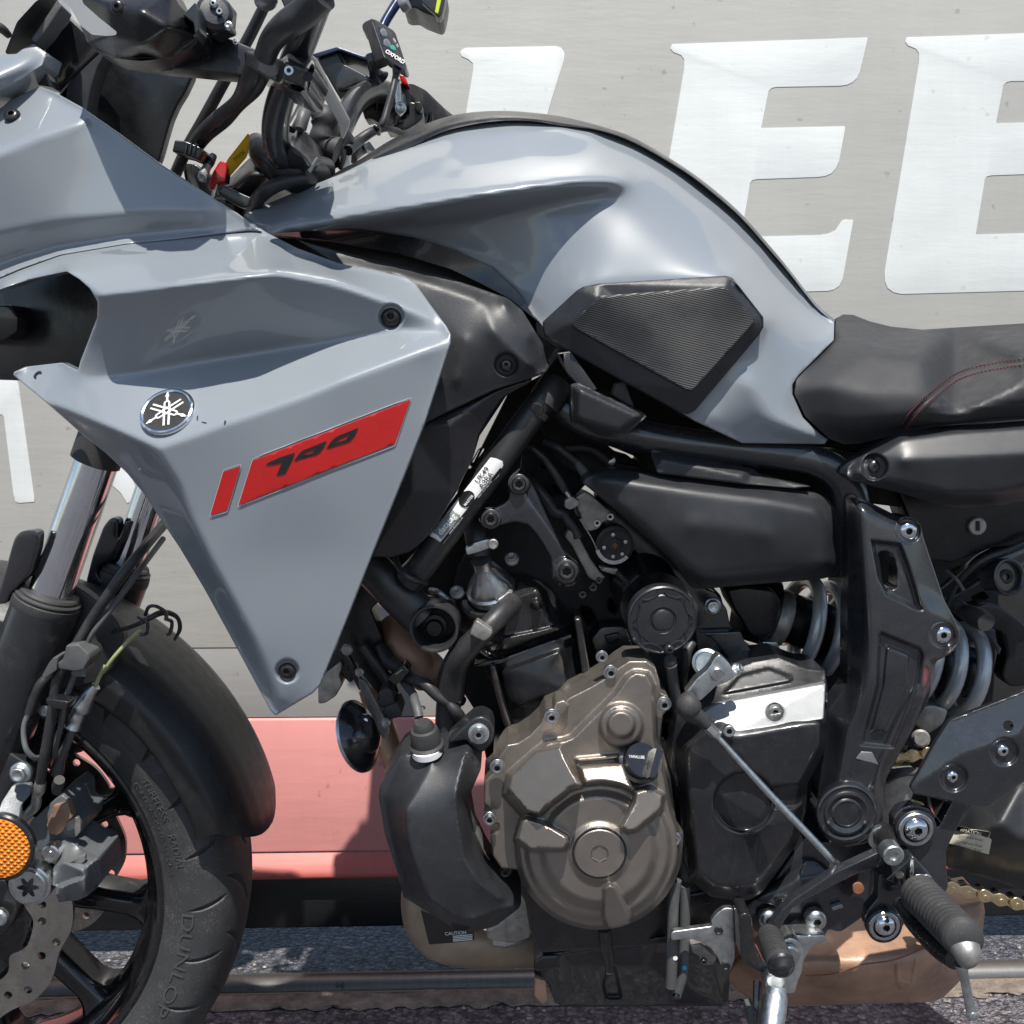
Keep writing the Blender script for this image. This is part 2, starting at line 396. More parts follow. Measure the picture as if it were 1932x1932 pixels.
def TX(name, parent, mat, s, c, size, rot, S, off=.0016, wide=1., shear=0., bold=False, fn=None, label=None):
    """lettering laid on a surface; rot in degrees, anticlockwise in the picture"""
    V, Fc = glyphs(s, bold); a = math.radians(rot); vs = []
    for x, y in V:
        x = (x * wide + y * shear) * size; y = y * size; px = c[0] + x * math.cos(a) - y * math.sin(a); py = c[1] - (x * math.sin(a) + y * math.cos(a))
        vs.append(fn(px, py) if fn else W(px, py, hf_of(S)(px, py) + off))
    return link(name, mesh(name, vs, Fc, 60), mat, parent, label)
def empty(name, loc, label, cat_, group=None):
    o = bpy.data.objects.new(name, None); COL.objects.link(o); o.location = loc; o.empty_display_size = .1; o['label'] = label; o['category'] = cat_
    if group: o['group'] = group
    return o

# ------------------------------------------------------------------ materials
MAT = {}
def mt(name, col, rough=.5, metal=0., coat=0., bump=0., bscale=900., var=.12, vscale=25., spec=.5, dust=0., dcol=(.32, .29, .25), coat_r=.04, kind='noise', rv=.08, trans=0., alpha=1., emit=None):
    m = bpy.data.materials.new(name); m.use_nodes = True; nt = m.node_tree; b = nt.nodes['Principled BSDF']; lk = nt.links.new
    tc = nt.nodes.new('ShaderNodeTexCoord')
    def noise(s, d=4, r=.6):
        n = nt.nodes.new('ShaderNodeTexNoise'); n.inputs['Scale'].default_value = s; n.inputs['Detail'].default_value = d; n.inputs['Roughness'].default_value = r; lk(tc.outputs['Object'], n.inputs['Vector']); return n
    def ramp(src, p0, p1, c0, c1):
        r = nt.nodes.new('ShaderNodeValToRGB'); e = r.color_ramp.elements; e[0].position = p0; e[1].position = p1; e[0].color = (*c0, 1); e[1].color = (*c1, 1); lk(src, r.inputs[0]); return r
    c0 = tuple(max(0, c * (1 - var)) for c in col); c1 = tuple(min(1, c * (1 + var)) for c in col)
    n1 = noise(vscale); base = ramp(n1.outputs['Fac'], .3, .7, c0, c1).outputs[0]
    if dust > 0:
        n2 = noise(vscale * 2.3, 8, .7); n3 = noise(vscale * 40, 2)
        mm = nt.nodes.new('ShaderNodeMath'); mm.operation = 'MULTIPLY'; lk(n2.outputs['Fac'], mm.inputs[0]); lk(n3.outputs['Fac'], mm.inputs[1])
        rr = ramp(mm.outputs[0], .27, .46, (0, 0, 0), (dust,) * 3); mx = nt.nodes.new('ShaderNodeMix'); mx.data_type = 'RGBA'
        lk(rr.outputs[0], mx.inputs[0]); lk(base, mx.inputs[6]); mx.inputs[7].default_value = (*dcol, 1); base = mx.outputs[2]
    lk(base, b.inputs['Base Color'])
    nr = noise(vscale * 3, 5); rr = ramp(nr.outputs['Fac'], .3, .7, (max(.02, rough - rv),) * 3, (min(1, rough + rv),) * 3); lk(rr.outputs[0], b.inputs['Roughness'])
    b.inputs['Metallic'].default_value = metal; b.inputs['Specular IOR Level'].default_value = spec
    b.inputs['Coat Weight'].default_value = coat; b.inputs['Coat Roughness'].default_value = coat_r
    b.inputs['Transmission Weight'].default_value = trans; b.inputs['Alpha'].default_value = alpha
    if bump > 0:
        bp = nt.nodes.new('ShaderNodeBump'); bp.inputs['Strength'].default_value = 1; bp.inputs['Distance'].default_value = bump
        if kind == 'noise': src = noise(bscale, 3, .6).outputs['Fac']
        elif kind == 'voronoi':
            v = nt.nodes.new('ShaderNodeTexVoronoi'); v.inputs['Scale'].default_value = bscale; lk(tc.outputs['Object'], v.inputs['Vector']); src = v.outputs['Distance']
        else:
            sp = nt.nodes.new('ShaderNodeMapping'); lk(tc.outputs['Object'], sp.inputs['Vector'])
            def wave(rot, s):
                mp = nt.nodes.new('ShaderNodeMapping'); mp.inputs['Rotation'].default_value = (0, rot, 0); lk(tc.outputs['Object'], mp.inputs['Vector'])
                w = nt.nodes.new('ShaderNodeTexWave'); w.inputs['Scale'].default_value = s; w.inputs['Distortion'].default_value = 0; lk(mp.outputs[0], w.inputs['Vector']); return w.outputs['Fac']
            if kind == 'ribs': src = wave(math.radians(100), bscale)
            else:
                mm = nt.nodes.new('ShaderNodeMath'); mm.operation = 'MULTIPLY'; lk(wave(math.radians(40), bscale), mm.inputs[0]); lk(wave(math.radians(-52), bscale), mm.inputs[1]); src = mm.outputs[0]
        lk(src, bp.inputs['Height']); lk(bp.outputs[0], b.inputs['Normal'])
    MAT[name] = m; return m, nt, b
mt('paint', (.215, .238, .262), .34, 0, 1., var=.015, vscale=8, rv=.03, bump=.00001, bscale=60, dust=.02)
mt('plastic', (.020, .0215, .025), .44, 0, .1, coat_r=.4, bump=.00022, bscale=1500, var=.15, dust=.10)
mt('plastic_fine', (.013, .0135, .016), .33, 0, .3, coat_r=.25, bump=.00007, bscale=2600, var=.12, dust=.07)
mt('plastic_smooth', (.007, .0075, .009), .30, var=.15, dust=.05)
mt('tube_grey', (.055, .055, .057), .36, .55, 0, bump=.00012, bscale=1500, var=.12, dust=.1)
mt('mudguard', (.011, .0115, .013), .36, bump=.0002, bscale=1500, var=.15, dust=.08)
mt('gloss_black', (.012, .012, .014), .22, 0, .5, var=.1, dust=.05)
mt('frame_black', (.015, .017, .021), .30, 0, .9, var=.12, dust=.07, coat_r=.15, bump=.00006, bscale=1400)
mt('engine_black', (.010, .010, .011), .32, 0, .5, bump=.0002, bscale=500, var=.2, dust=.14, coat_r=.2)
mt('cast_black', (.014, .015, .018), .34, 0, .5, bump=.0001, bscale=1500, var=.12, dust=.10)
mt('dark', (.008, .008, .009), .7, var=.2, dust=.06)
mt('rubber', (.030, .030, .031), .62, var=.12, dust=.16, bump=.00008, bscale=900)
mt('hose', (.022, .022, .024), .45, var=.2, dust=.15, bump=.0001, bscale=700)
mt('hose_grey', (.075, .078, .080), .5, var=.15, dust=.2)
mt('tyre', (.033, .034, .036), .58, var=.16, dust=.40, vscale=14, dcol=(.22, .2, .18), bump=.00005, bscale=700)
mt('groove', (.012, .012, .012), .8)
mt('rim_black', (.010, .010, .012), .22, .3, .6, var=.1, dust=.06)
mt('chrome', (.72, .74, .77), .10, 1, 0, var=.05, vscale=60)
mt('steel', (.50, .51, .52), .30, 1, 0, var=.15, vscale=120, dust=.12, dcol=(.2, .16, .12))
mt('zinc', (.56, .58, .58), .38, 1, 0, var=.2, vscale=150, dust=.2, dcol=(.30, .28, .24))
mt('alu', (.27, .28, .29), .5, .6, 0, var=.06, vscale=80, bump=.00008, bscale=1600)
mt('dirty_alu', (.34, .33, .31), .5, .8, 0, var=.3, vscale=90, dust=.4, dcol=(.16, .13, .10), bump=.0002, bscale=600)
mt('bolt_black', (.035, .035, .037), .3, .6, 0, var=.2, vscale=120, dust=.12)
mt('bolt_dark', (.10, .10, .10), .32, .9, 0, var=.2, vscale=120, dust=.15)
mt('bronze', (.285, .252, .222), .38, .8, .1, bump=.00028, bscale=1300, var=.06, vscale=30, dust=.06, coat_r=.2)
mt('caliper', (.125, .135, .145), .46, .3, 0, var=.15, dust=.3, vscale=40, bump=.0002, bscale=700)
mt('disc', (.42, .40, .36), .34, 1, 0, var=.12, vscale=60, rv=.12, dust=.12, dcol=(.25, .2, .15))
mt('red', (.46, .009, .008), .3, 0, .6, var=.04)
mt('red_metal', (.55, .02, .02), .3, 0, .6, var=.06)
mt('black_print', (.010, .010, .011), .35, 0, .4)
mt('film', (.45, .47, .49), .3, var=.03)
mt('white_print', (.78, .78, .76), .4, var=.04)
mt('seat', (.021, .022, .025), .52, var=.1, kind='weave', bump=.00028, bscale=230, dust=.05)
mt('seat_side', (.022, .022, .025), .55, bump=.0002, bscale=700, var=.1, dust=.08)
mt('knee', (.017, .018, .019), .42, kind='ribs', bump=.00022, bscale=230, var=.1, dust=.06)
mt('hatch', (.020, .0215, .025), .40, 0, .2, coat_r=.3, kind='weave', bump=.00016, bscale=260, var=.12, dust=.08)
mt('stitch', (.13, .016, .015), .8)
mt('orange', (.86, .23, .01), .25, 0, .8, kind='weave', bump=.002, bscale=75, var=.25, vscale=220)
mt('gold', (.78, .62, .36), .30, 1, 0, var=.15, vscale=200, dust=.12, dcol=(.12, .09, .05))
mt('spring', (.50, .52, .53), .35, .4, .3, var=.08)
mt('exhaust', (.37, .225, .155), .48, .3, 0, var=.4, vscale=16, dust=.45, dcol=(.12, .09, .07), bump=.0004, bscale=250)
mt('exhaust_pale', (.30, .235, .175), .5, .5, 0, var=.2, vscale=25, dust=.3, dcol=(.2, .12, .08))
mt('clear', (.75, .78, .8), .12, 0, 0, var=.02, alpha=.38)
mt('beige_steel', (.50, .47, .42), .38, .25, 0, var=.05)
mt('yellow', (.85, .50, .02), .4, var=.05)
mt('lime', (.62, .72, .06), .35, var=.05)
mt('blue_black', (.012, .022, .06), .25, .2, .5)
mt('satin_alu', (.46, .47, .48), .36, .95, 0, var=.12, vscale=120, dust=.15, dcol=(.15, .13, .1))
mt('sticker', (.84, .84, .82), .4, var=.05)
mt('sticker_grey', (.22, .25, .24), .4, var=.05)
mt('cream', (.68, .66, .55), .5, var=.05)
mt('rust', (.22, .085, .04), .75, var=.3, vscale=200)
mt('green', (.05, .36, .26), .4)
mt('blue_mark', (.02, .35, .6), .4)
mt('reflect_grey', (.30, .31, .32), .3, .6)
mt('yellow_cable', (.30, .33, .16), .45, var=.1)
# ------------------------------------------------------------------ setting: asphalt, rail, painted vehicle side
def asphalt():
    m = bpy.data.materials.new('asphalt'); m.use_nodes = True; nt = m.node_tree; b = nt.nodes['Principled BSDF']; lk = nt.links.new
    tc = nt.nodes.new('ShaderNodeTexCoord')
    def vor(s, f='F1'):
        v = nt.nodes.new('ShaderNodeTexVoronoi'); v.inputs['Scale'].default_value = s; v.feature = f; lk(tc.outputs['Object'], v.inputs['Vector']); return v
    def rp(src, stops):
        r = nt.nodes.new('ShaderNodeValToRGB'); e = r.color_ramp.elements
        while len(e) < len(stops): e.new(.5)
        for k, (p, c) in enumerate(stops): e[k].position = p; e[k].color = (*c, 1)
        lk(src, r.inputs[0]); return r.outputs[0]
    v1 = vor(125); v2 = vor(260); no = nt.nodes.new('ShaderNodeTexNoise'); no.inputs['Scale'].default_value = 5; no.inputs['Detail'].default_value = 6; lk(tc.outputs['Object'], no.inputs['Vector'])
    sx = nt.nodes.new('ShaderNodeSeparateColor'); lk(v1.outputs['Color'], sx.inputs[0])
    stone = rp(sx.outputs[0], [(0, (.08, .083, .10)), (.5, (.15, .157, .19)), (.85, (.21, .212, .24)), (1, (.32, .31, .31))])
    tint = rp(no.outputs['Fac'], [(.35, (.75, .73, .72)), (.65, (1.2, 1.12, 1.05))])
    mx = nt.nodes.new('ShaderNodeMix'); mx.data_type = 'RGBA'; mx.blend_type = 'MULTIPLY'; mx.inputs[0].default_value = 1; lk(stone, mx.inputs[6]); lk(tint, mx.inputs[7])
    gap = rp(v1.outputs['Distance'], [(.45, (1, 1, 1)), (.75, (.35, .33, .32))])
    m2 = nt.nodes.new('ShaderNodeMix'); m2.data_type = 'RGBA'; m2.blend_type = 'MULTIPLY'; m2.inputs[0].default_value = 1; lk(mx.outputs[2], m2.inputs[6]); lk(gap, m2.inputs[7])
    lk(m2.outputs[2], b.inputs['Base Color']); b.inputs['Roughness'].default_value = .62
    ad = nt.nodes.new('ShaderNodeMath'); ad.operation = 'MULTIPLY_ADD'; lk(v1.outputs['Distance'], ad.inputs[0]); ad.inputs[1].default_value = -1.; lk(v2.outputs['Distance'], ad.inputs[2])
    bp = nt.nodes.new('ShaderNodeBump'); bp.inputs['Distance'].default_value = .006; bp.inputs['Strength'].default_value = 1; lk(ad.outputs[0], bp.inputs['Height']); lk(bp.outputs[0], b.inputs['Normal'])
    MAT['asphalt'] = m
asphalt()
def wallmat(name, col, rough=.42, streak=.05, spots=.05, metal=0.):
    m = bpy.data.materials.new(name); m.use_nodes = True; nt = m.node_tree; b = nt.nodes['Principled BSDF']; lk = nt.links.new
    tc = nt.nodes.new('ShaderNodeTexCoord')
    def no(sc, det, scale):
        mp = nt.nodes.new('ShaderNodeMapping'); mp.inputs['Scale'].default_value = sc; lk(tc.outputs['Object'], mp.inputs['Vector'])
        n = nt.nodes.new('ShaderNodeTexNoise'); n.inputs['Scale'].default_value = scale; n.inputs['Detail'].default_value = det; n.inputs['Roughness'].default_value = .6; lk(mp.outputs[0], n.inputs['Vector']); return n.outputs['Fac']
    def rp(src, p0, p1, a, c):
        r = nt.nodes.new('ShaderNodeValToRGB'); e = r.color_ramp.elements; e[0].position = p0; e[1].position = p1; e[0].color = (*a, 1); e[1].color = (*c, 1); lk(src, r.inputs[0]); return r.outputs[0]
    def mul(a, c):
        x = nt.nodes.new('ShaderNodeMix'); x.data_type = 'RGBA'; x.blend_type = 'MULTIPLY'; x.inputs[0].default_value = 1; lk(a, x.inputs[6]); lk(c, x.inputs[7]); return x.outputs[2]
    base = rp(no((1, 1, 1), 5, 1.7), .32, .68, tuple(c * .86 for c in col), tuple(min(1, c * 1.07) for c in col))
    s1 = rp(no((1, 1, 6), 6, 2.2), .35, .62, (1 - streak * .8,) * 3, (1, 1, 1)); s2 = rp(no((30, 1, 1), 3, 4), .3, .7, (1 - streak * .4,) * 3, (1, 1, 1))
    sp = rp(no((1, 1, 1), 2, 45), .25, .31, (1 - spots * 5,) * 3, (1, 1, 1))
    lk(mul(mul(mul(base, s1), s2), sp), b.inputs['Base Color']); b.inputs['Roughness'].default_value = rough; b.inputs['Metallic'].default_value = metal
    bp = nt.nodes.new('ShaderNodeBump'); bp.inputs['Distance'].default_value = .0006; lk(no((1, 1, 5), 4, 9), bp.inputs['Height']); lk(bp.outputs[0], b.inputs['Normal'])
    MAT[name] = m
wallmat('wall_grey', (.41, .40, .372), .40)
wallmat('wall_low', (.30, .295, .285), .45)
wallmat('wall_red', (.70, .30, .285), .38, .06)
wallmat('wall_lip', (.50, .13, .11), .5, .15)
wallmat('wall_black', (.009, .010, .012), .38, .3)
wallmat('letter_white', (.62, .64, .63), .45, .06, .03)
wallmat('rail_steel', (.19, .185, .18), .52, .5, .1, .8)
wallmat('rail_side', (.20, .16, .12), .7, .3, .1)
mt('grit', (.17, .14, .115), .9, bump=.004, bscale=220, var=.45, vscale=45, dust=.5, dcol=(.33, .30, .26))

def box(name, x0, x1, y0, y1, z0, z1, mat, parent, bev=.004, m=0.):
    bm = bmesh.new(); bmesh.ops.create_cube(bm, size=1)
    for v in bm.verts:
        x = x0 if v.co.x < 0 else x1
        v.co = Vector((x, (y0 if v.co.y < 0 else y1) + m * x, z0 if v.co.z < 0 else z1))
    if bev: bmesh.ops.bevel(bm, geom=list(bm.edges), offset=bev, segments=3, affect='EDGES', profile=.5)
    bmesh.ops.recalc_face_normals(bm, faces=bm.faces)
    me = bpy.data.meshes.new(name); bm.to_mesh(me); bm.free(); me.shade_smooth(); me.set_sharp_from_angle(angle=math.radians(35))
    return link(name, me, mat, parent)
def structure(o, name=None): o['kind'] = 'structure'; return o
g = mesh('ground', [(-60, -60, 0), (60, -60, 0), (60, 60, 0), (-60, 60, 0)], [(0, 1, 2, 3)]); structure(link('ground', g, 'asphalt', None))
# uneven strip of grit beside the rail
WM, WY = .042, .49
def rough_strip(name, ya, yb, z, mat, amp, seed):
    rg = random.Random(seed); vs = []; fs = []; nx, ny = 260, 10
    for j in range(ny + 1):
        for i in range(nx + 1):
            x = -1.6 + 3.2 * i / nx; v = j / ny; edge = min(v, 1 - v) * 2
            y = ya + (yb - ya) * v + WM * x + (rg.uniform(-.008, .008) if j in (0, ny) else rg.uniform(-.002, .002))
            vs.append((x, y, .0015 if j in (0, ny) else z * min(1, edge * 2.2) + rg.uniform(-amp, amp) + .002))
    for j in range(ny):
        for i in range(nx): a = j * (nx + 1) + i; fs.append((a, a + 1, a + nx + 2, a + nx + 1))
    return structure(link(name, mesh(name, vs, fs, 80), mat, None))
rough_strip('gutter', .318, .368, .004, 'grit', .0022, 3)
rail = empty('tram_rail', (0, .39, 0), 'worn steel rail set in the asphalt below the black skirt', 'rail')
prof = [(.362, -.02), (.362, .006), (.364, .013), (.369, .018), (.376, .0205), (.384, .021), (.392, .0195), (.397, .014), (.398, -.02)]
vs = []; fs = []
for x in (-4, 4): vs += [(x, y - .39 + WM * x, z) for y, z in prof]
n = len(prof); fs = [(i, i + 1, n + i + 1, n + i) for i in range(n - 1)] + [tuple(range(n)), tuple(range(n, 2 * n))[::-1]]
link('rail_head', mesh('rail_head', vs, fs, 40), 'rail_steel', rail)
box('rail_flange', -4, 4, -.034, -.0285, -.02, .006, 'rail_side', rail, .001, WM)
# loose chips of stone lying on the asphalt by the rail
rg = random.Random(9); lst = []
for i in range(260):
    x = rg.uniform(-.85, .85); y = rg.choice((rg.uniform(.16, .34), rg.uniform(.3, .37), rg.uniform(.41, .5))) + WM * x; s = rg.uniform(.0012, .0038)
    vv = []; 
    for k in range(6):
        d = Vector(((1, 0, 0), (-1, 0, 0), (0, 1, 0), (0, -1, 0), (0, 0, 1), (0, 0, -.3))[k]) * s * rg.uniform(.7, 1.3); vv.append(Vector((x, y, s * .4)) + d)
    lst.append((vv, [(0, 2, 4), (2, 1, 4), (1, 3, 4), (3, 0, 4), (2, 0, 5), (1, 2, 5), (3, 1, 5), (0, 3, 5)]))
mt('chip', (.34, .31, .28), .8, var=.5, vscale=60)
gv = join('gravel', None, 'chip', lst, 30); gv['kind'] = 'stuff'; gv['label'] = 'scattered pale stone chips on the asphalt beside the rail'; gv['category'] = 'gravel'

tram = empty('tram', (0, WY, 0), 'grey painted vehicle side with white capital letters, red band and black skirt', 'vehicle')
def zw(py): return CZ + (CX - py) / F * (CD + WY)
def lb(name, d0, d1, p0, p1, mat, bev=.003): return box(name, -2.6, 2.6, d0, d1, zw(p0), zw(p1), mat, tram, bev, WM)
lb('body_panel', 0, .05, 1219.3, -1500, 'wall_grey', .001)
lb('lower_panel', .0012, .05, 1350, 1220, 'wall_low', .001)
lb('red_band', -.002, .05, 1603, 1351.5, 'wall_red', .004)
vs = []; pr = [(-.002, 1603), (-.004, 1606), (-.012, 1618), (-.019, 1632), (-.021, 1640), (-.018, 1645), (0, 1646)]
for x in (-2.6, 2.6): vs += [(x, d + WM * x, zw(p)) for d, p in pr]
n = len(pr); link('red_moulding', mesh('red_moulding', vs, [(i, i + 1, n + i + 1, n + i) for i in range(n - 1)], 60), 'wall_lip', tram)
lb('black_skirt', .006, .05, 1748, 1646, 'wall_black', .005)
for px in (479, 1890, 120):
    u = (px - CX) / F; t = (CD + WY - .012) / (1 - WM * u); c = Vector((u * t, -CD + t - WY, zw(1631)))
    v, f = rev(c, [(0, .006), (.004, .005), (.0055, .0015), (.0085, .001), (.0085, -.012)], (0, -1, 0), 16); link('screw', mesh('screw', v, f), 'steel', tram)
NW = Vector((-WM, 1, 0)).normalized()
def WL(px, py, off=0.):
    u = (px - CX) / F; t = (CD + WY - off) / (1 - WM * u)
    return Vector((u * t, -CD + t - WY, CZ + (CX - py) / F * t))
def letter(name, pts, r=0, label=None): return PL(name, tram, 'letter_white', pts, 0, .0014, .1, r, fn=lambda x, y, d: WL(x, y, .0008) + NW * d, label=label)
EE = Q(0, '1268,83 1637,70.5 1634,86 1622,136 1617,147 1609,155 1598,160 1583,162 1464,164 1456,166 1450,172 1436,241.5 1592,238 1595,240 1583,304 1577,318 1569,327 1557,332 1543,334 1428,338 1419,340 1415,346 1398,447 1543,443.5 1562,441 1577,434 1583,424 1588,417 1594,414 1610,415 1590,526 1584,539 1574,546 1562,549 1258,557 1243,554 1232,546 1227,534 1226,515 1291,128 1291,112 1285,104 1270,98 1265,91')
letter('letter', EE, 0, 'capital letter E left of the other E')
letter('letter', [(x + 443 + (y - 80) * .0, y - 13 + (y - 70) * .022) for x, y in EE], 0, 'capital letter E cut by the picture edge')
letter('letter', Q(0, '872,93 880,90 1048,87 1059,90 1065,100 1064,114 1040,190 1000,330 960,447 1110,443 1150,440 1168,415 1185,415 1165,530 1155,546 1140,550 856,560 838,553 828,538 829,515 893,130 892,119 884,112 871,106 868,99'), 0, 'capital letter L half hidden behind the fuel tank')
letter('letter', Q(0, '-140,720 28,712 34,722 65,940 64,947 36,949 29,946 25,930 7,786 3,782 -10,783 -60,960 -140,960'), 0, 'lower letter stroke at the picture edge')
letter('letter', Q(0, '150,880 236,872 262,935 240,950 228,930 200,905'), 0)
# ------------------------------------------------------------------ the motorcycle
bike = empty('motorcycle', (0, 0, 0), 'grey and black touring motorcycle leaning on its side stand', 'motorcycle')

# --- bodywork: grey cowl and side fairing
c_, e_ = QC(0, '-60,238,.130 20,188,.130 75,163,.128;-60,312,.178 0,287,.178 77,256,.175 154,231,.168 165,216,.160;75,163,.128 165,216,.158 234,259,.160 297,306,.158 404,376,.152 448,402,.148 494,438,.144;-60,455,.166 0,440,.167 114,415,.169 250,402,.168 380,396,.160;-60,520,.143 0,500,.145 40,486,.147 114,468,.151 234,450,.154 334,441,.154 420,434,.150 494,438,.144;-60,547,.160 0,524,.163 40,507,.165 114,481,.168 234,461,.170 334,451,.166 470,435,.147')
cowl, S_cowl = HF('upper_cowl', bike, 'paint', Q(0, '-60,238 0,206 20,188 75,163 100,172 154,202 234,258 297,305 404,375 448,402 494,437 470,435 334,451 234,461 114,481 40,507 0,524 -60,547'), c_, .012, 7, 4, 3.5, creases=e_, sg=6)
BO(cowl, 23, 219, .148, 16, 'button', axis=(0, -.85, .35))
f_c, f_e = QC(0, '-60,536,.138 0,512,.142 40,495,.144 114,469,.146 234,449,.148 334,439,.145 440,426,.135 490,428,.134;-60,556,.160 0,532,.166 40,515,.169 114,489,.172 234,469,.174 334,459,.170 470,444,.149 502,438,.142;502,438,.142 560,468,.150 640,497,.157 750,519,.165 784,535,.172 812,575,.188 848,622,.207 851,645,.213'
    ';126,512,.205 150,527,.212 187,555,.234 334,536,.250 468,520,.247 521,513,.238 635,532,.216 740,572,.207 812,600,.202;0,546,.205 -60,565,.205;187,555,.234 184,600,.214 165,652,.200 147,699,.192'
    ';147,719,.194 234,707,.198 368,684,.194 501,664,.190 635,644,.192 760,622,.198 840,630,.206'
    ';25,706,.165 84,760,.190 200,806,.226 294,846,.246 334,833,.246 434,796,.244 568,749,.239 645,717,.235 800,660,.223 851,645,.213;25,706,.165 82,757,.184 150,815,.176 200,855,.174 240,893,.174 300,975,.174 385,1110,.182 440,1210,.190 520,1350,.202;48,692,.160 117,684,.170'
    ';294,846,.246 341,920,.240 361,980,.236 401,1063,.232 485,1214,.224 530,1325,.213;851,645,.213 803,795,.219 760,905,.219 705,1040,.218 650,1180,.217 600,1300,.214;560,900,.236')
fair, S_f = HF('side_fairing', bike, 'paint', Q(0, '-60,538 0,514 40,497 114,471 234,451 334,441 440,428 490,430 502,438 560,468 640,497 750,519 770,525 784,535 812,575 842,615 850,630 850,648 803,795 760,905 705,1040 650,1180 604,1293 590,1308 520,1350 510,1340 440,1210 385,1110 340,1035 300,975 270,930 240,893 200,855 150,815 82,755 25,708 26,702 48,692 117,684 147,699 152,680 163,652 183,600 184,570 170,545 150,527 126,512 60,527 0,546 -60,565'),
  f_c, .012, 7, 2, 3.5, creases=f_e, sg=5.5, feat=[('add', ('c', 738, 597, 27), -.006, 9), ('add', ('c', 542, 1266, 25), -.005, 9)])
BO(fair, 738, 597, S_f(738, 597), 19.5, 'button'); BO(fair, 542, 1265, S_f(542, 1265), 17, 'button'); BO(fair, 77, 713, .168, 15, 'button', axis=(-.1, -.9, .25))
# red decals with the black figure, clear film edge
REG['j'] = (387.4, 742.6, .36663)
for P in (Q('j', '92,402 182,373 112,598 25,627'), Q('j', '242,345 1057,30 975,258 170,575')):
    DEC('red_decal', fair, 'red', P, S_f, .0013, 1.5, 6)
    (x0, y0), (x1, y1), (x2, y2), (x3, y3) = P; q = [(x0 + .5, y0 - 4.5), (x1 + .5, y1 - 4.5), (x1 + 1, y1), (x2 + 1, y2 + 3), (x2 - 1.5, y2 + 5), (x3 - .5, y3 + 3.2), (x3 - 1.5, y3 + .5), (x0 - 1.5, y0 + 1)]
    DEC('decal_film', fair, 'film', q, S_f, .0009, 2, 6, holes=[inset(ccw(q), 1.1)])
for o_, i_ in (('308,370 325,355 380,330 462,303 450,335 412,410 365,423 395,355 350,365', None), ('455,348 480,312 500,293 520,285 625,243 610,275 590,302 570,315', '500,320 517,304 570,285 550,307'), ('622,285 645,250 665,228 690,215 788,175 770,215 748,243 725,253', '670,254 690,235 742,211 723,238')):
    DEC('digit', fair, 'black_print', Q('j', o_), S_f, .0018, 1, 5, holes=[Q('j', i_)] if i_ else ())
# round tuning-fork emblem: chrome ring, black field, three forks
def nrm(S, x, y, e=26):
    d1 = W(x + e, y, S(x + e, y)) - W(x - e, y, S(x - e, y)); d2 = W(x, y - e, S(x, y - e)) - W(x, y + e, S(x, y + e)); return d1.cross(d2).normalized()
ax = tuple(nrm(S_f, 316, 777))
for q in ('371,786 374,783 373,793 371,793', '380,795 390,797 389,799 381,797', '424,792 427,795 424,801 422,800'): DEC('paint_chip', fair, 'dark', Q(0, q), S_f, .0006, 1, 4)
em = LA('emblem', fair, 'chrome', (316, 777), S_f(316, 777) + .0025, [(53, -4), (53, 2), (51, 5), (48, 6), (45, 5), (44, 3), (44, 1)], ax, 48)
LA('emblem_field', em, 'dark', (316, 777), S_f(316, 777) + .0025, [(45, 2.4), (0, 2.4)], ax, 40)
def emblem_forks():
    u, w, a = frame(ax); c = W(316, 777, S_f(316, 777) + .0025); s = SCL(316, 777, .2); lst = []
    for k in range(3):
        t = math.radians(90 + 120 * k + 8); d = (u * math.cos(t) + w * math.sin(t)); e = d.cross(a)
        def quad(p, z0=2.0, z1=4.2):
            vv = [c + (d * y + e * x + a * z) * s for z in (z0, z1) for x, y in p]; n = len(p)
            return vv, [tuple(range(n)), tuple(range(n, 2 * n))[::-1]] + [(i, (i + 1) % n, n + (i + 1) % n, n + i) for i in range(n)]
        lst += [quad([(-1.6, 30), (1.6, 30), (3.6, 34), (0, 45), (-3.6, 34)]), quad([(-1.8, 20), (1.8, 20), (1.8, 31), (-1.8, 31)]),
                quad([(-6, 8), (-3, 8), (-3, 18), (-1, 22), (-3.5, 23), (-6, 19)]), quad([(6, 8), (3, 8), (3, 18), (1, 22), (3.5, 23), (6, 19)]),
                quad([(-6.5, 8), (6.5, 8), (5, 3), (-5, 3)]), quad([(-6.2, -9), (-2.8, -9), (-2.8, -33), (-6.2, -33)]), quad([(6.2, -9), (2.8, -9), (2.8, -33), (6.2, -33)])]
    join('emblem_fork', em, 'white_print', lst, 30)
    LA('emblem_hub', em, 'white_print', (316, 777), S_f(316, 777) + .0025, [(9, 2), (9, 4.5), (4, 4.7), (4, 3)], ax, 20)
emblem_forks()
# air intake duct behind the opening, headlight cowl corner, black trim
PL('intake_duct', bike, 'plastic_smooth', Q(0, '-60,556 126,500 200,540 205,600 170,720 100,720 -60,715'), pln((0, 540, .10), (180, 560, .150), (0, 700, .10)), .02, 3)
PL('intake_liner', bike, 'gloss_black', Q(0, '-60,575 20,575 34,600 32,625 10,640 -60,648'), .135, .05, 4, 4)
hc, _ = HF('headlight_cowl', bike, 'paint', Q(1, '-200,330 0,308 92,304 130,275 190,247 264,298 240,368 150,430 0,515 -200,600'), Q(1, '-200,330,.13 0,308,.13 92,304,.13 190,247,.12 264,298,.118 -200,460,.165 0,420,.165 150,360,.15 240,330,.13 240,368,.125 150,430,.135 0,515,.15 -200,600,.15'), .03, 6, 8, 2)
PL('cowl_trim', bike, 'gloss_black', Q(1, '-200,610 0,520 150,440 240,372 262,400 290,490 225,482 150,450 60,555 0,600 -200,700'), .118, .02, 3, 4)

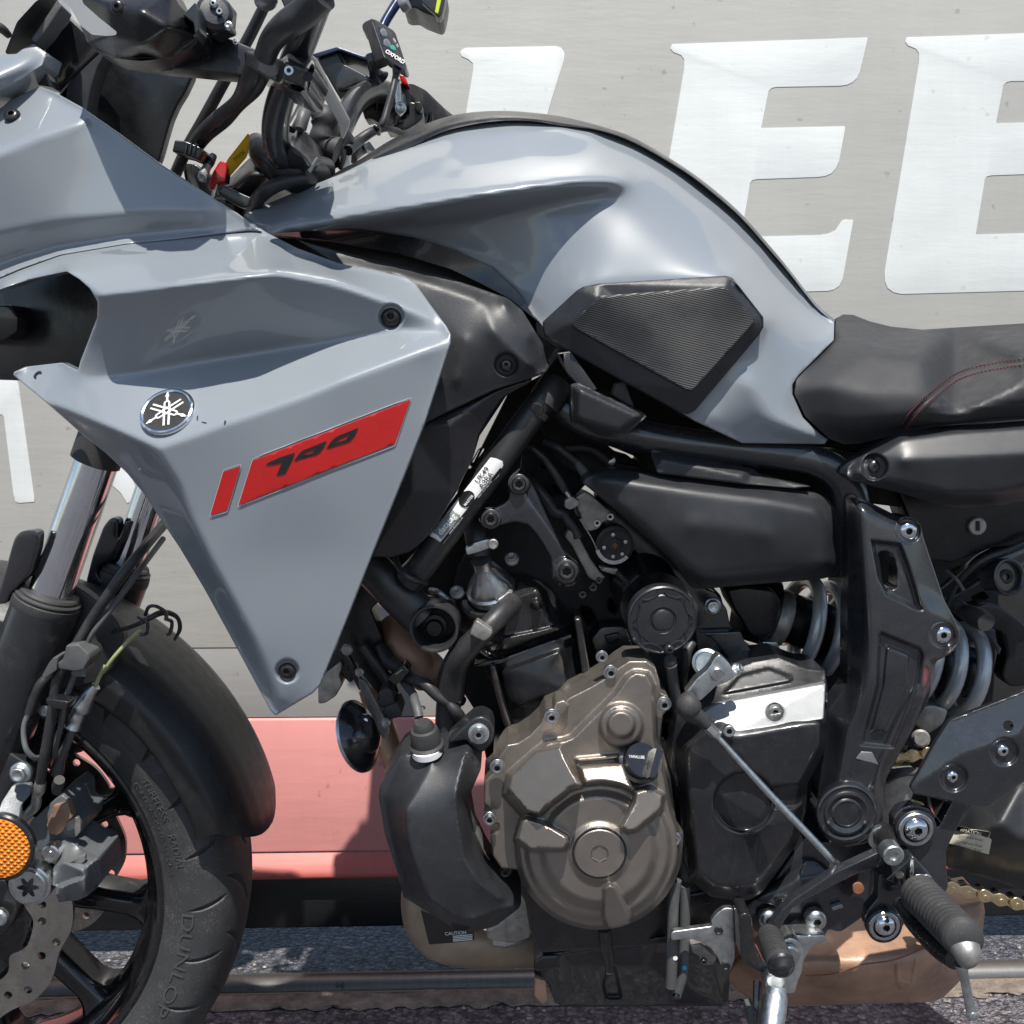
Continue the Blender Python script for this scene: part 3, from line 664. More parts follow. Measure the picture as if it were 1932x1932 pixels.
# --- cockpit panels behind the cowl
PL('inner_cowl', bike, 'plastic_smooth', Q(1, '490,640 590,310 740,355 1082,392 1086,432 1045,520 1000,592 965,670 935,770 905,880 885,930 700,800'), .02, .012, 4, 5)
PL('screen_bracket', bike, 'plastic', Q(1, '325,540 420,430 575,285 592,310 550,390 515,500 490,650 400,590'), .085, .02, 4, 3)
PL('dash_panel', bike, 'gloss_black', Q(1, '236,250 300,120 350,60 480,180 560,290 430,410 330,525 290,500 262,330'), .07, .03, 4, 6)
PL('screen_strut', bike, 'plastic', Q(1, '20,300 90,120 200,0 330,-60 345,60 240,190 185,255 125,300'), pln((30, 90, .11), (60, 20, .13), (100, 40, .09)), .02, 5, 6)
PL('strut_ridge', bike, 'hose_grey', Q(1, '170,220 280,60 330,-20 350,40 250,190 200,240'), .125, .02, 4, 5)
TU('indicator_stem', bike, 'rubber', [(-30, 40, .12), (0, 52, .12), (16, 66, .11)], [9, 9, 7])

PL('frame_dark_sheet', bike, 'dark', Q(0, '960,740 1060,690 1120,900 1060,960 940,1080 900,1160 850,1130 790,1120 700,1070 760,1020 830,1000 880,900'), .03, .03, 4, 6, holes=[Q(5, '725,695 775,605 802,600 795,625 745,690')])  # dark sheet added for the shade between the frame tubes
PL('seat_dark_sheet', bike, 'dark', Q(0, '1540,815 1600,800 1700,790 2030,750 2030,860 1740,880 1720,960 1600,945 1560,870'), .10, .03, 4, 6)  # added near-black sheet, stands in for the shade under the seat
PL('sprocket_gap_sheet', bike, 'dark', Q(0, '1470,1260 1610,1230 1700,1300 1720,1450 1700,1600 1640,1660 1560,1660 1450,1720 1440,1600'), .05, .03, 4, 6)  # added dark sheet filling the shaded gap right of the sprocket cover
PL('fairing_dark_sheet', bike, 'dark', Q(0, '440,440 520,430 700,455 900,520 1010,590 1020,690 960,740 900,830 830,980 760,1030 720,1010 780,790 800,650 700,540 560,490'), .085, .02, 4, 6)  # dark backing added behind the fairing and tank gaps, shade as colour
# --- fuel tank
tank_out = Q(0, '460,405 510,382 560,361 646,327 700,300 746,284 800,259 860,237 920,226 966,222 1047,230 1130,244 1200,268 1291,321 1350,365 1400,409 1450,465 1490,512 1540,576 1574,608 1573,642 1540,675 1505,710 1495,726 1495,744 1515,788 1545,817 1562,829 1556,838 1400,836 1310,794 1285,778 1180,720 1080,664 1030,625 1015,606 960,559 905,530 850,505 750,474 620,452 530,444 497,440')
tank_c, tank_e = QC(0, '460,405,.080 560,361,.070 646,327,.066 746,284,.064 860,237,.062 966,222,.060 1047,230,.060 1130,248,.058 1200,273,.055 1291,327,.050 1400,414,.045 1490,517,.045 1540,580,.050 1574,611,.055'
   ';560,380,.106 700,324,.104 800,291,.096 880,272,.092 980,254,.086 1060,247,.080 1120,254,.076'
   ';600,395,.128 720,352,.130 860,318,.128 1000,300,.124 1130,298,.112 1230,330,.104 1340,405,.096 1430,490,.090'
   ';497,438,.130 600,424,.152 700,405,.166 800,389,.175 900,372,.180 1000,357,.179 1100,342,.168 1180,338,.150'
   ';530,446,.112 620,452,.096 750,474,.094 850,505,.098 960,559,.112 1015,606,.135'
   ';640,436,.112 760,424,.116 860,412,.116 960,396,.124 1060,374,.132 1150,366,.134;800,452,.102 900,478,.104 985,520,.120;1060,470,.140;1050,540,.150;1130,440,.152;1250,420,.146;1350,460,.140;1200,480,.161;1330,500,.160;1430,555,.138'
   ';1030,625,.146 1085,545,.162 1130,533,.167 1375,518,.168 1445,605,.164 1310,780,.164 1080,664,.155;1180,640,.164'
   ';1500,620,.128;1550,645,.102 1573,642,.085;1500,712,.140 1494,742,.146 1515,788,.142 1562,829,.136;1410,720,.170 1450,790,.162 1540,822,.150;1340,785,.168 1400,836,.150 1556,838,.132')
tank, S_t = HF('fuel_tank', bike, 'paint', tank_out, tank_c, .02, 9, 6, 3, mir=True, creases=tank_e, sg=9)
# black centre cover along the tank's spine
sil = Q(0, '600,345 640,322 680,300 730,268 780,243 830,224 880,213 940,209 1000,212 1060,220 1130,237 1200,262 1291,316 1350,360 1400,405 1450,461 1490,509 1540,573 1576,604')
low = Q(0, '1574,609 1538,578 1488,514 1448,467 1398,411 1348,367 1290,323 1198,270 1130,246 1060,237 1000,228 940,228 880,237 830,251 780,275 730,295 680,312 640,331 610,345')
def tank_cover():
    up = cat(sil, 4); lo = cat(low[::-1], 4); n = len(up); vs = []; fs = []; m = 9
    for i in range(n):
        u = up[i]; l = lo[i]; row = []
        for j in range(m):
            t = j / (m - 1); row.append(W(l[0] + (u[0] - l[0]) * t, l[1] + (u[1] - l[1]) * math.sin(t * 1.5708), (.074 - max(0, l[0] - 1000) * .00002) * math.cos(t * 1.5708)))
        row = [row[0] - N * .006] + row; vs += row + [mirror(v) for v in row[-2::-1]]
    k = 2 * m + 1
    for i in range(n - 1): fs += [(i * k + j, i * k + j + 1, (i + 1) * k + j + 1, (i + 1) * k + j) for j in range(k - 1)]
    return link('tank_cover', mesh('tank_cover', vs, fs, 50), 'plastic_smooth', bike)
tank_cover()
PL('tank_strip', bike, 'gloss_black', Q(0, '500,441 560,437 646,434 713,437 779,447 860,471 930,504 980,553 1012,604 960,563 905,534 850,508 750,478 620,455 560,447'), lambda x, y: S_t(x, y) + .004, .006, 1.5)  # gloss black strip along the tank's lower edge

# --- knee pad, its braces and lower guard
pad, S_p = HF('knee_pad', bike, 'plastic', Q(0, '1024,607 1088,548 1100,541 1130,535 1368,520 1382,524 1440,598 1441,616 1432,632 1312,774 1298,782 1284,778 1180,722 1082,668 1040,646 1028,632'),
   Q(0, '1024,607,.152 1090,546,.170 1130,535,.174 1375,520,.176 1440,600,.172 1436,625,.172 1310,778,.172 1285,778,.171 1180,722,.170 1082,668,.163 1030,635,.154 1075,610,.170 1125,560,.181 1370,541,.184 1424,605,.179 1310,738,.181 1292,738,.181 1090,622,.172 1240,640,.180'), .02, 8, 1, 5)
HF('knee_rubber', pad, 'knee', Q(0, '1079,610 1086,600 1124,563 1132,558 1366,540 1374,543 1425,601 1424,610 1312,734 1304,739 1292,736 1090,624 1080,617'), [(x, y, S_p(x, y) + .0035) for x, y in Q(0, '1079,611 1126,560 1370,541 1425,604 1310,738 1290,738 1090,622 1240,640 1180,600 1330,600 1180,670')], .006, 9, 1, 4, sg=22)
gb = PL('pad_brace', bike, 'plastic', Q(5, '1210,60 1290,50 1440,265 1410,290 1330,240 1270,180'), .165, .012, 3, 3)
PL('pad_brace', bike, 'plastic', Q(5, '1545,230 1600,215 1650,370 1600,350 1525,300'), .155, .02, 3, 3)
HF('frame_guard', bike, 'plastic', Q(5, '1292,240 1330,228 1700,400 1720,420 1600,520 1540,535 1460,530 1300,460 1292,420'), Q(5, '1292,240,.175 1330,228,.17 1720,415,.168 1600,520,.17 1460,530,.17 1295,450,.17 1340,260,.192 1680,415,.184 1560,500,.184 1330,430,.188'), .03, 7, 1, 4)

# --- black cover between fairing and tank
c_, e_ = QC(0, '560,452,.132 640,474,.133 750,500,.135 850,525,.138 930,553,.140;930,553,.140 957,562,.140 985,585,.142 1026,652,.146 1038,690,.142;640,499,.146 750,521,.150 776,531,.154 840,640,.164 790,803,.164 930,735,.158 1008,712,.152;915,575,.158 930,625,.172 1000,690,.166 ;950,570,.158 1000,640,.160;740,512,.150 900,565,.157;880,640,.170 860,720,.170')
cov, S_c = HF('side_cover', bike, 'plastic', Q(0, '560,452 640,474 750,500 850,525 930,553 957,562 985,585 1026,652 1038,690 1030,702 1008,712 935,735 790,803 778,806 840,640 830,625 776,531 750,521 640,499'), c_, .02, 7, 2, 3,
   feat=[('add', ('c', 955, 688, 24), -.006, 6)], creases=e_)
BO(cov, 955, 688, S_c(955, 688), 12, 'button', 'bolt_dark')
HF('lower_cover', bike, 'plastic_fine', Q(0, '776,812 800,800 935,738 1005,713 1000,722 950,750 925,785 905,820 890,870 860,930 828,985 800,1020 770,1043 740,1052 700,1050 735,960'),
   Q(0, '776,812,.158 935,738,.152 1005,713,.150 950,750,.146 905,820,.146 860,930,.146 800,1020,.146 740,1052,.146 700,1050,.15 850,800,.160 780,930,.158'), .03, 9, 1, 5)

# --- seat
seat_out = Q(0, '1577,602 1590,593 1610,594 1640,606 1680,616 1740,622 1800,618 1932,610 2030,604 2030,780 1932,790 1800,800 1700,816 1660,828 1622,837 1592,838 1566,828 1520,786 1499,742 1503,716 1566,652 1575,640')
seat_c = Q(0, '1577,602,.0 1610,594,.0 1680,616,.0 1740,622,.0 1800,618,.0 1932,610,.0 2030,604,.0 1580,630,.075 1640,625,.06 1740,638,.08 1932,628,.08 2030,620,.08 1640,660,.135 1740,672,.145 1932,662,.145 2030,655,.145 1566,652,.1 1503,716,.138 1499,742,.142 1520,786,.142 1560,720,.158 1620,740,.172 1740,740,.177 1932,715,.177 2030,710,.177 1566,828,.138 1622,837,.14 1600,800,.166 1700,816,.150 1700,790,.176 1932,790,.155 2030,780,.155 1932,765,.178 1800,785,.178')
seat, S_s = HF('seat', bike, 'seat', seat_out, seat_c, .02, 9, 6, 0, mir=True)
seam = Q(0, '1706,806 1722,783 1742,762 1768,740 1800,715 1830,702 1880,691 1932,684 2030,674')
side = seam + Q(0, '2030,776 1932,786 1800,796')
HF('seat_side', seat, 'seat_side', side, [(x, y, S_s(x, y) + .004) for x in range(1690, 2050, 12) for y in range(660, 830, 12)], .008, 8, 0, 3)
for off in (-7, 5):
    q = cat(seam, 14); lst = []
    for i in range(0, len(q) - 1, 1):
        a = q[i]; b_ = q[i + 1]; d = (b_ - a) / (np.linalg.norm(b_ - a) + 1e-6); nn = np.array((d[1], -d[0])) * (-off)
        if i % 2: continue
        A = a + nn; B = b_ + nn; h1 = S_s(*A) + (.0014 if off < 0 else .0056)
        lst.append(sweep([W(A[0], A[1], h1), W(B[0], B[1], h1)], [.0007] * 2, 6))
    st = join('stitching', seat, 'stitch', lst, 60); st['kind'] = 'stuff'

# --- side panels behind the tank
c_, e_ = QC(0, '1599,882,.156 1640,852,.156 1692,816,.154 1800,804,.154 2030,788,.154;1614,886,.174 1652,862,.177 1702,827,.176 1800,815,.176 2030,799,.176;1606,907,.164 1700,931,.166 1780,957,.158 1880,956,.154 2030,925,.156;1614,896,.174 1710,912,.183 1790,930,.184 1880,930,.182 2030,900,.180;1700,868,.188 1850,860,.190 2030,850,.19')
rp_, S_r = HF('rear_side_panel', bike, 'hatch', Q(0, '1599,882 1606,873 1640,852 1692,816 1715,811 1800,804 1932,795 2030,788 2030,925 1932,945 1880,956 1820,960 1780,957 1700,931 1606,907 1597,898'), c_, .02, 7, 2, 3,
   feat=[('add', ('c', 1650, 881, 27), -.012, 7)], creases=e_)
BO(rp_, 1650, 881, S_r(1650, 881) - .002, 14, 'button', 'bolt_dark')
PL('tail_tray', bike, 'plastic_smooth', Q(0, '1690,915 2030,905 2030,1000 1932,1028 1870,1035 1800,1062 1740,1055'), .11, .04, 5, 8)
lk_ = LA('seat_lock', bike, 'dirty_alu', (1843, 993), .112, [(17, -8), (17, 3), (15, 5), (0, 5)], None, 32)
PL('key_slot', lk_, 'dark', Q(6, '1662,1010 1684,1010 1684,1065 1662,1065'), .1155, .003, .5)
c_, e_ = QC(0, '1099,912,.140 1118,894,.138 1152,886,.138 1300,900,.132 1450,915,.13 1540,930,.128 1580,966,.126 1590,1074,.124;1590,1074,.124 1552,1092,.128 1310,1110,.132 1155,957,.144 1099,912,.140;1125,905,.156 1160,903,.160 1300,922,.163 1450,942,.163 1545,962,.158 1562,1000,.154 1566,1060,.150;1566,1068,.150 1330,1090,.154 1300,1075,.156 1160,948,.158;1300,990,.168 1450,1010,.166')
air, S_a = HF('airbox_cover', bike, 'hatch', Q(0, '1099,912 1104,902 1118,894 1152,886 1300,900 1450,915 1540,930 1565,943 1580,966 1588,1000 1590,1074 1580,1084 1552,1092 1330,1111 1310,1110 1300,1104 1270,1060 1155,957 1110,920'), c_, .03, 8, 4, 4, creases=e_)
HF('airbox_lip', air, 'plastic', Q(0, '1226,848 1232,843 1420,884 1440,898 1530,918 1500,922 1405,914 1240,893 1236,880'), Q(0, '1226,848,.135 1420,884,.13 1530,918,.14 1500,922,.142 1405,914,.15 1240,893,.15 1250,865,.15 1400,897,.15'), .03, 7, 1, 4)
# ------------------------------------------------------------------ front wheel, brake, fork, mudguard
WC = W(-59, 1640, 0)
U_, V_, A_ = frame(N)                                    # wheel frame: forward-back, up, left
def wp(r, ang, z): a = math.radians(ang); return WC + (U_ * math.cos(a) + V_ * math.sin(a)) * r + A_ * z
def wheel():
    hw = [(.2225, .0475), (.226, .0515), (.234, .0555), (.245, .0590), (.258, .0605), (.268, .0598), (.276, .0570), (.283, .0520), (.289, .0450), (.294, .0360), (.2975, .0250), (.2993, .0130), (.3, 0)]
    q = cat(hw, 5); prof = [(p[0], p[1]) for p in q] + [(p[0], -p[1]) for p in q[-2::-1]]; prof = np.array(prof)
    seg = np.r_[0, np.cumsum(np.linalg.norm(np.diff(prof, axis=0), axis=1))]; s = (seg / seg[-1]) * 2 - 1          # -1 left bead ... 1 right bead
    ang = np.r_[np.arange(-62, 62, .16), np.arange(62, 298, 3.)]
    nrm = np.gradient(prof, axis=0); nrm = np.stack([-nrm[:, 1], nrm[:, 0]], 1); nrm /= np.linalg.norm(nrm, axis=1, keepdims=True)
    if nrm[len(nrm) // 2, 0] < 0: nrm = -nrm
    rg = random.Random(4); Gd = np.zeros((len(ang), len(s)))
    A2, S2 = np.meshgrid(ang, s, indexing='ij')
    for k in range(-7, 8):
        for side in (-1, 1):
            a0 = k * 12.4 + 3 + (6.2 if side > 0 else 0)
            for (sa, sb, sl, w0) in ((.02, .36, 9.5, .0036), (.40, .70, -2.5, .0024)):
                s1, s2 = -side * -1 * sa, side * sb
                t = (side * S2 - sa) / (sb - sa); cc = a0 - sl * (1 - t) + (1.6 * np.sin(np.clip(t, 0, 1) * 3.14) if sl > 0 else 0) - (0 if sl > 0 else 6.4)
                d = np.abs((A2 - cc)) * math.pi / 180 * .29; w = w0 * np.clip(np.minimum(t * 6 + .3, (1 - t) * 3 + .15), 0, 1)
                m = (t > -.03) & (t < 1.02); Gd = np.where(m, np.maximum(Gd, np.clip((w - d) / .0009, 0, 1)), Gd)
    # moulded rings and shoulder line on the side wall
    ring = -.0006 * np.exp(-((np.abs(S2) - .70) / .006) ** 2) + .0007 * np.exp(-((np.abs(S2) - .93) / .008) ** 2)
    dep = Gd * .0042 - ring
    R = prof[None, :, 0] - nrm[None, :, 0] * dep; Z = prof[None, :, 1] - nrm[None, :, 1] * dep
    ca, sa_ = np.cos(np.radians(ang))[:, None, None], np.sin(np.radians(ang))[:, None, None]
    P = np.array(WC) + (np.array(U_) * ca + np.array(V_) * sa_) * R[..., None] + np.array(A_) * Z[..., None]
    na, ns = len(ang), len(s); I = np.arange(na * ns).reshape(na, ns); J = np.roll(I, -1, axis=0)
    fs = np.stack([I[:, :-1], J[:, :-1], J[:, 1:], I[:, 1:]], -1).reshape(-1, 4)
    me = bpy.data.meshes.new('tyre'); me.from_pydata(P.reshape(-1, 3).tolist(), [], fs.tolist()); me.shade_smooth(); me.update()
    rimp = [(.2225, .0480), (.2262, .0500), (.2262, .0525), (.2235, .0535), (.2195, .0520), (.2170, .0470), (.2150, .0400), (.2080, .0330), (.2000, .0240), (.1965, .0120), (.1960, 0)]
    rp2 = rimp + [(r, -z) for r, z in rimp[-2::-1]]
    v, f = rev(WC, rp2, N, 160); rim = link('front_wheel', mesh('front_wheel', v, f, 40), 'rim_black', bike)
    link('tyre', me, 'tyre', rim)
    v, f = rev(WC, [(.018, .06), (.03, .06), (.036, .05), (.05, .04), (.05, -.04), (.03, -.06), (.018, -.06)], N, 40); link('hub', mesh('hub', v, f), 'rim_black', rim)
    for k in range(10):
        a = math.radians(-47 + 36 * k); d = U_ * math.cos(a) + V_ * math.sin(a); e = A_.cross(d); vs = []; fs = []
        st = [(.045, .019, .024), (.10, .0155, .021), (.15, .0125, .019), (.178, .0125, .0185), (.190, .017, .020), (.199, .027, .023)]
        sec = [(-1, -1), (-1, .35), (-.72, .9), (-.4, 1), (.4, 1), (.72, .9), (1, .35), (1, -1)]; n = len(sec)
        for r, w, z in st: vs += [WC + d * r + e * (x * w) + A_ * (y * z) for x, y in sec]
        for i in range(len(st) - 1): fs += [(i * n + j, i * n + (j + 1) % n, (i + 1) * n + (j + 1) % n, (i + 1) * n + j) for j in range(n)]
        link('spoke', mesh('spoke', vs, fs, 50), 'rim_black', rim)
    # side-wall lettering
    def curved(s_, a0, r, size, z, nm='tyre_lettering', bold=False, adv=1., mat='tyre_letter'):
        V, Fc = glyphs(s_, bold); vs = []
        for x, y in V:
            rr = r + y * size; an = a0 - x * adv * size / r * 180 / math.pi; k = int(np.argmin(np.abs(prof[:len(prof) // 2, 0] - rr)))
            vs.append(wp(rr, an, prof[k, 1] + .0011))
        link(nm, mesh(nm, vs, Fc, 60), mat, rim)
    mt('tyre_letter', (.055, .055, .058), .55, dust=.2, dcol=(.2, .19, .17))
    curved('DUNLOP', -17, .2530, .0185, .06, adv=1.6); curved('TUBELESS', 25, .2490, .0115, .06, adv=1.0); curved('RADIAL', 11.5, .2490, .0115, .06, adv=1.0)
    curved('FOR FRONT WHEEL', 22.5, .2385, .0075, .06); curved('USE ONLY', 9.5, .2385, .0075, .06)
    # brake discs, scalloped and drilled
    for z0, nm in ((.071, 'near'), (-.071, 'far')):
        n = 300; po = []; pi_ = []
        for i in range(n):
            a = 2 * math.pi * i / n; w = abs(math.sin(5 * a + .4)); po.append(((.1425 - .0065 * w ** 3) * math.cos(a), (.1425 - .0065 * w ** 3) * math.sin(a)))
            wi = (.5 + .5 * math.cos(10 * a)) ** 3; pi_.append(((.104 - .010 * wi) * math.cos(a), (.104 - .010 * wi) * math.sin(a)))
        holes = [pi_]
        for k in range(40):
            a = math.radians(k * 9); r = (.112, .121, .130)[k % 3]; holes.append([(r * math.cos(a) + .0042 * math.cos(t), r * math.sin(a) + .0042 * math.sin(t)) for t in np.linspace(0, 2 * math.pi, 13)[:-1]])
        V, Tr = fill([po] + holes); vs = []; fs = []
        for zz, fl in ((z0 + .0022, 0), (z0 - .0022, 1)):
            k = len(vs); vs += [WC + U_ * x + V_ * y + A_ * zz for x, y in V]; fs += [tuple(int(j) + k for j in (t[::-1] if fl else t)) for t in Tr]
        for lp in [po] + holes:
            k = len(vs); m = len(lp); vs += [WC + U_ * x + V_ * y + A_ * zz for zz in (z0 + .0022, z0 - .0022) for x, y in lp]; fs += [(k + i, k + (i + 1) % m, k + m + (i + 1) % m, k + m + i) for i in range(m)]
        link('brake_disc', mesh('brake_disc', vs, fs, 30), 'disc', rim)
        v, f = rev(WC, [(.03, z0 - .004), (.099, z0 - .004), (.099, z0 - .001), (.03, z0 - .001)], N, 60); link('disc_carrier', mesh('disc_carrier', v, f), 'rim_black', rim)
    return rim
rim = wheel()
# mudguard: swept arch round the tyre, rounded lower end
def mudguard():
    near = [(.0795, .283), (.0806, .293), (.0812, .3035), (.0795, .3075), (.0745, .3125), (.0650, .3205), (.0520, .3275), (.0360, .3325), (.0180, .3350), (0, .3357)]
    sec = []
    for i in range(len(near) - 1):
        for j in range(3): sec.append(np.array(near[i]) + (np.array(near[i + 1]) - np.array(near[i])) * j / 3)
    sec.append(np.array(near[-1])); sec = sec + [np.array((-p[0], p[1])) for p in sec[-2::-1]]; n = len(sec); vs = []; inner = []; fs = []
    K = list(np.linspace(0, .06, 8)) + list(np.linspace(.08, 1, 54)); m = len(K)
    for k in K:
        for z, r in sec:
            q = abs(z) / .08; ae = 9.3 + (5.2 * q ** 3 if z > 0 else 9 * q ** 2); a = ae + (132 - ae) * k
            fl = max(0., min(1., (a - 40) / 22)); rr = r - (.010 * fl if r < .305 else 0) - .004 * max(0, 1 - k / .03) ** 2; zz = z * (1 - .05 * max(0, 1 - k / .05) ** 2)
            vs.append(wp(rr, a, zz)); inner.append(wp(rr - .003, a, zz * .965))
    off = len(vs); vs += inner
    for i in range(m - 1):
        for j in range(n - 1):
            a, b, c, d = i * n + j, i * n + j + 1, (i + 1) * n + j + 1, (i + 1) * n + j; fs += [(a, b, c, d), (off + d, off + c, off + b, off + a)]
        for j in (0, n - 1): a, b = i * n + j, (i + 1) * n + j; fs.append((a, b, off + b, off + a))
    for i in (0, m - 1): fs += [(i * n + j, i * n + j + 1, off + i * n + j + 1, off + i * n + j) for j in range(n - 1)]
    return link('front_mudguard', mesh('front_mudguard', vs, fs, 60), 'mudguard', bike)
mud = mudguard()
PL('mudguard_stay', mud, 'plastic', Q(0, '60,1110 110,1085 165,1120 215,1165 235,1200 212,1262 180,1290 120,1300 40,1330 20,1200'), .088, .012, 5, 10)

def fork(name, top, bot, low, h, r):
    t = TU(name, bike, 'cast_black', [(bot[0] - 4, bot[1] + 14, h), (low[0] * .5 + bot[0] * .5, low[1] * .5 + bot[1] * .5, h), (low[0], low[1], h)], [r * 1.52, r * 1.5, r * 1.35], 28, 6)
    TU('stanchion', t, 'chrome', [(top[0], top[1], h), (bot[0], bot[1], h)], r, 32)
    d = (W(*top, h) - W(*bot, h)).normalized()
    LA('dust_seal', t, 'rubber', (bot[0], bot[1]), h, [(r * 1.0, 10), (r * 1.28, 9), (r * 1.36, 5), (r * 1.36, 1), (r * 1.5, -2), (r * 1.5, -5), (r * 1.42, -7), (r * 1.54, -10), (r * 1.56, -22), (r * 1.50, -30)], d, 40, sharp=25)
    return t
fk = fork('fork_leg', (218, 770), (93, 1124), (-66, 1560), .105, 40)
ff = fork('fork_leg', (312, 850), (238, 1072), (120, 1400), -.085, 31)
LA('clamp_sleeve', fk, 'rubber', (181, 868), .105, [(42, -6), (46, -4), (46, 140), (42, 142)], W(218, 770, .105) - W(93, 1124, .105), 32)
def guard(parent, pts, h): PL('fork_guard', parent, 'gloss_black', pts, h, .014, 5, 8)
guard(fk, Q(4, '-30,1480 5,1370 60,1160 80,1100 110,1070 150,1062 195,1066 212,1085 205,1165 165,1310 90,1390 55,1420 35,1480'), lambda x, y: .125 + (x - 40) * .0003)
guard(ff, Q(4, '480,1360 520,1200 580,1040 620,992 655,992 672,1010 665,1110 700,1020 720,1010 700,1100 630,1240 560,1260 540,1300 570,1340 640,1390 600,1400'), -.06)

# calliper, bracket, reflector
c_, e_ = QC('f', '600,190,.108 640,60,.104 560,-60,.10 760,-160,.098;930,-40,.104 1090,20,.100 1155,300,.094 1085,405,.094;600,190,.120 720,110,.126 930,200,.134 1100,60,.118;930,200,.134 955,270,.136 965,440,.134 975,495,.110;640,375,.118 930,262,.128;660,390,.134 940,285,.136;630,470,.130 665,560,.118 880,535,.116;740,520,.128 690,400,.134')
cal = HF('brake_calliper', bike, 'caliper', Q('f', '600,190 640,60 560,-60 760,-160 930,-40 1090,20 1130,120 1155,300 1085,405 975,495 880,535 760,545 665,560 630,470 640,380 590,370'), c_, .05, 4, 0, 2.5, creases=e_)[0]
PL('calliper_bridge', cal, 'caliper', Q('e', '330,1760 560,1540 700,1440 780,1500 800,1690 900,1760 880,1900 760,1990 700,2080 560,2120 380,2060 320,1900'), .095, .06, 3, 4)
PL('pad_shim', cal, 'exhaust', Q('e', '520,1790 600,1560 760,1530 810,1700 760,1740 720,1840 640,1900 560,1880'), .100, .01, 2, 2)
PL('pad_spring', cal, 'dirty_alu', Q('e', '740,1760 870,1690 910,1760 905,1860 850,1920 840,1820 760,1850'), .108, .004, 1, 2)
PL('pad_spring', cal, 'dirty_alu', Q('f', '780,110 900,40 960,20 960,90 890,150 860,130 840,100'), .125, .004, 1, 2)
LA('pad_pin', cal, 'steel', (97, 1609), .112, [(17, -20), (17, 4), (14, 6), (7, 6), (6, 9), (0, 9)], None, 24)
pl_ = LA('calliper_plug', cal, 'steel', (55, 1672), .125, [(40, -30), (40, -2), (37, 0), (34, 0), (33.5, 3), (31, 5), (25, 5)], None, 48)
def star():
    c = W(55, 1672, .125); s = SCL(55, 1672, .125); u, w, a = frame(N); n = 72; vs = []; fs = []
    for r, z in ((25, 5), (None, 5), (None, -7)):
        for i in range(n):
            t = 2 * math.pi * i / n; q = r or (16 + 5 * math.cos(6 * t)) * (1 if z > 0 else .93); vs.append(c + (u * q * math.cos(t) + w * q * math.sin(t) + a * z) * s)
    for k in (0, 1): fs += [(k * n + i, k * n + (i + 1) % n, (k + 1) * n + (i + 1) % n, (k + 1) * n + i) for i in range(n)]
    link('star_socket', mesh('star_socket', vs, fs, 35), 'steel', pl_); link('socket_floor', mesh('socket_floor', vs[2 * n:], [tuple(range(n))], 35), 'bolt_dark', pl_)
star()
rf = LA('fork_reflector', bike, 'gloss_black', (-2, 1600), .165, [(0, -14), (66, -14), (67, -2), (64, 2), (60, 3), (59, 1)], None, 64)
LA('reflector_lens', rf, 'orange', (-2, 1600), .165, [(59.5, 1), (58, 4), (50, 6), (30, 7.5), (0, 8)], None, 64)
br = PL('calliper_strap', bike, 'caliper', Q('e', '140,1330 350,1310 335,1440 235,1560 215,1720 -40,1690 15,1520 80,1420'), pln((25, 1480, .14), (58, 1480, .135), (20, 1545, .16)), .004, 2, 5)
BO(br, 39, 1458, .150, 15, 'flange', 'zinc')
PL('fork_lug', bike, 'cast_black', Q('e', '-60,900 40,870 110,960 260,1060 330,1100 365,1200 350,1320 250,1330 100,1500 20,1700 -60,1700'), .125, .05, 4, 8)
PL('fork_foot', bike, 'cast_black', Q('f', '-200,300 80,320 110,480 180,560 200,640 160,760 60,900 -20,960 -200,980'), .085, .05, 4, 8)
LA('axle_clamp_bolt', bike, 'zinc', (-2, 1730), .095, [(17, -6), (17, 4), (13, 8), (6, 8), (5, 4), (0, 4)], None, 24)
# cables, hoses and their clips by the fork
hs = TU('brake_hose', bike, 'hose', Q(4, '940,1010,.03 830,1140,.10 700,1300,.125 600,1440,.13 500,1590,.13 425,1720,.135') + Q('e', '650,130,.135 600,430,.135 540,800,.135 480,1130,.13 455,1320,.125'), [9.5] * 11, 14)
TU('sensor_cable', hs, 'hose_grey', Q(4, '920,1110,.04 800,1270,.11 640,1490,.125 510,1660,.13 480,1740,.13') + Q('e', '815,150,.13 730,420,.13 690,650,.12 640,850,.115 620,1000,.1'), [5.5] * 10, 10)
TU('brake_pipe', hs, 'hose', Q('e', '640,-40,.12 580,60,.12 470,180,.125 390,350,.125 330,520,.125'), [8, 8, 10, 10, 9], 12)
TU('brake_pipe', hs, 'reflect_grey', Q('e', '330,500,.125 275,640,.125 268,780,.125 300,930,.125 380,1015,.12 450,1020,.11'), [5.2] * 6, 10)
cl = PL('hose_clip', hs, 'hose_grey', Q(4, '372,1712 440,1705 500,1760 505,1790 470,1850 420,1860 330,1845 325,1810 355,1790'), .148, .03, 3, 3)
for q in ('300,1780 330,1775 320,1850 250,1905 235,1885 275,1810', '440,1830 490,1835 480,1890 430,1890 395,1870'): PL('clip_tab', cl, 'hose_grey', Q(4, q), .145, .02, 2, 2)
PL('cable_tie', hs, 'gloss_black', Q('e', '520,350 760,385 775,405 740,490 720,480 580,455 515,400'), .15, .02, 2, 2)
TU('fitting', hs, 'dirty_alu', Q('e', '462,1290,.125 440,1380,.125 415,1450,.125 400,1560,.125 330,1640,.125 270,1720,.12'), [11, 12, 9, 10, 9, 7], 10, 4)
TU('bleed_nipple', hs, 'rubber', Q('e', '670,1270,.13 655,1330,.125 640,1400,.12'), [10, 11, 9], 12, 3)
LA('washer', hs, 'zinc', (84, 1340), .11, [(11, -3), (11, 3), (9, 4), (5, 4), (5, 0), (0, 0)], None, 20)
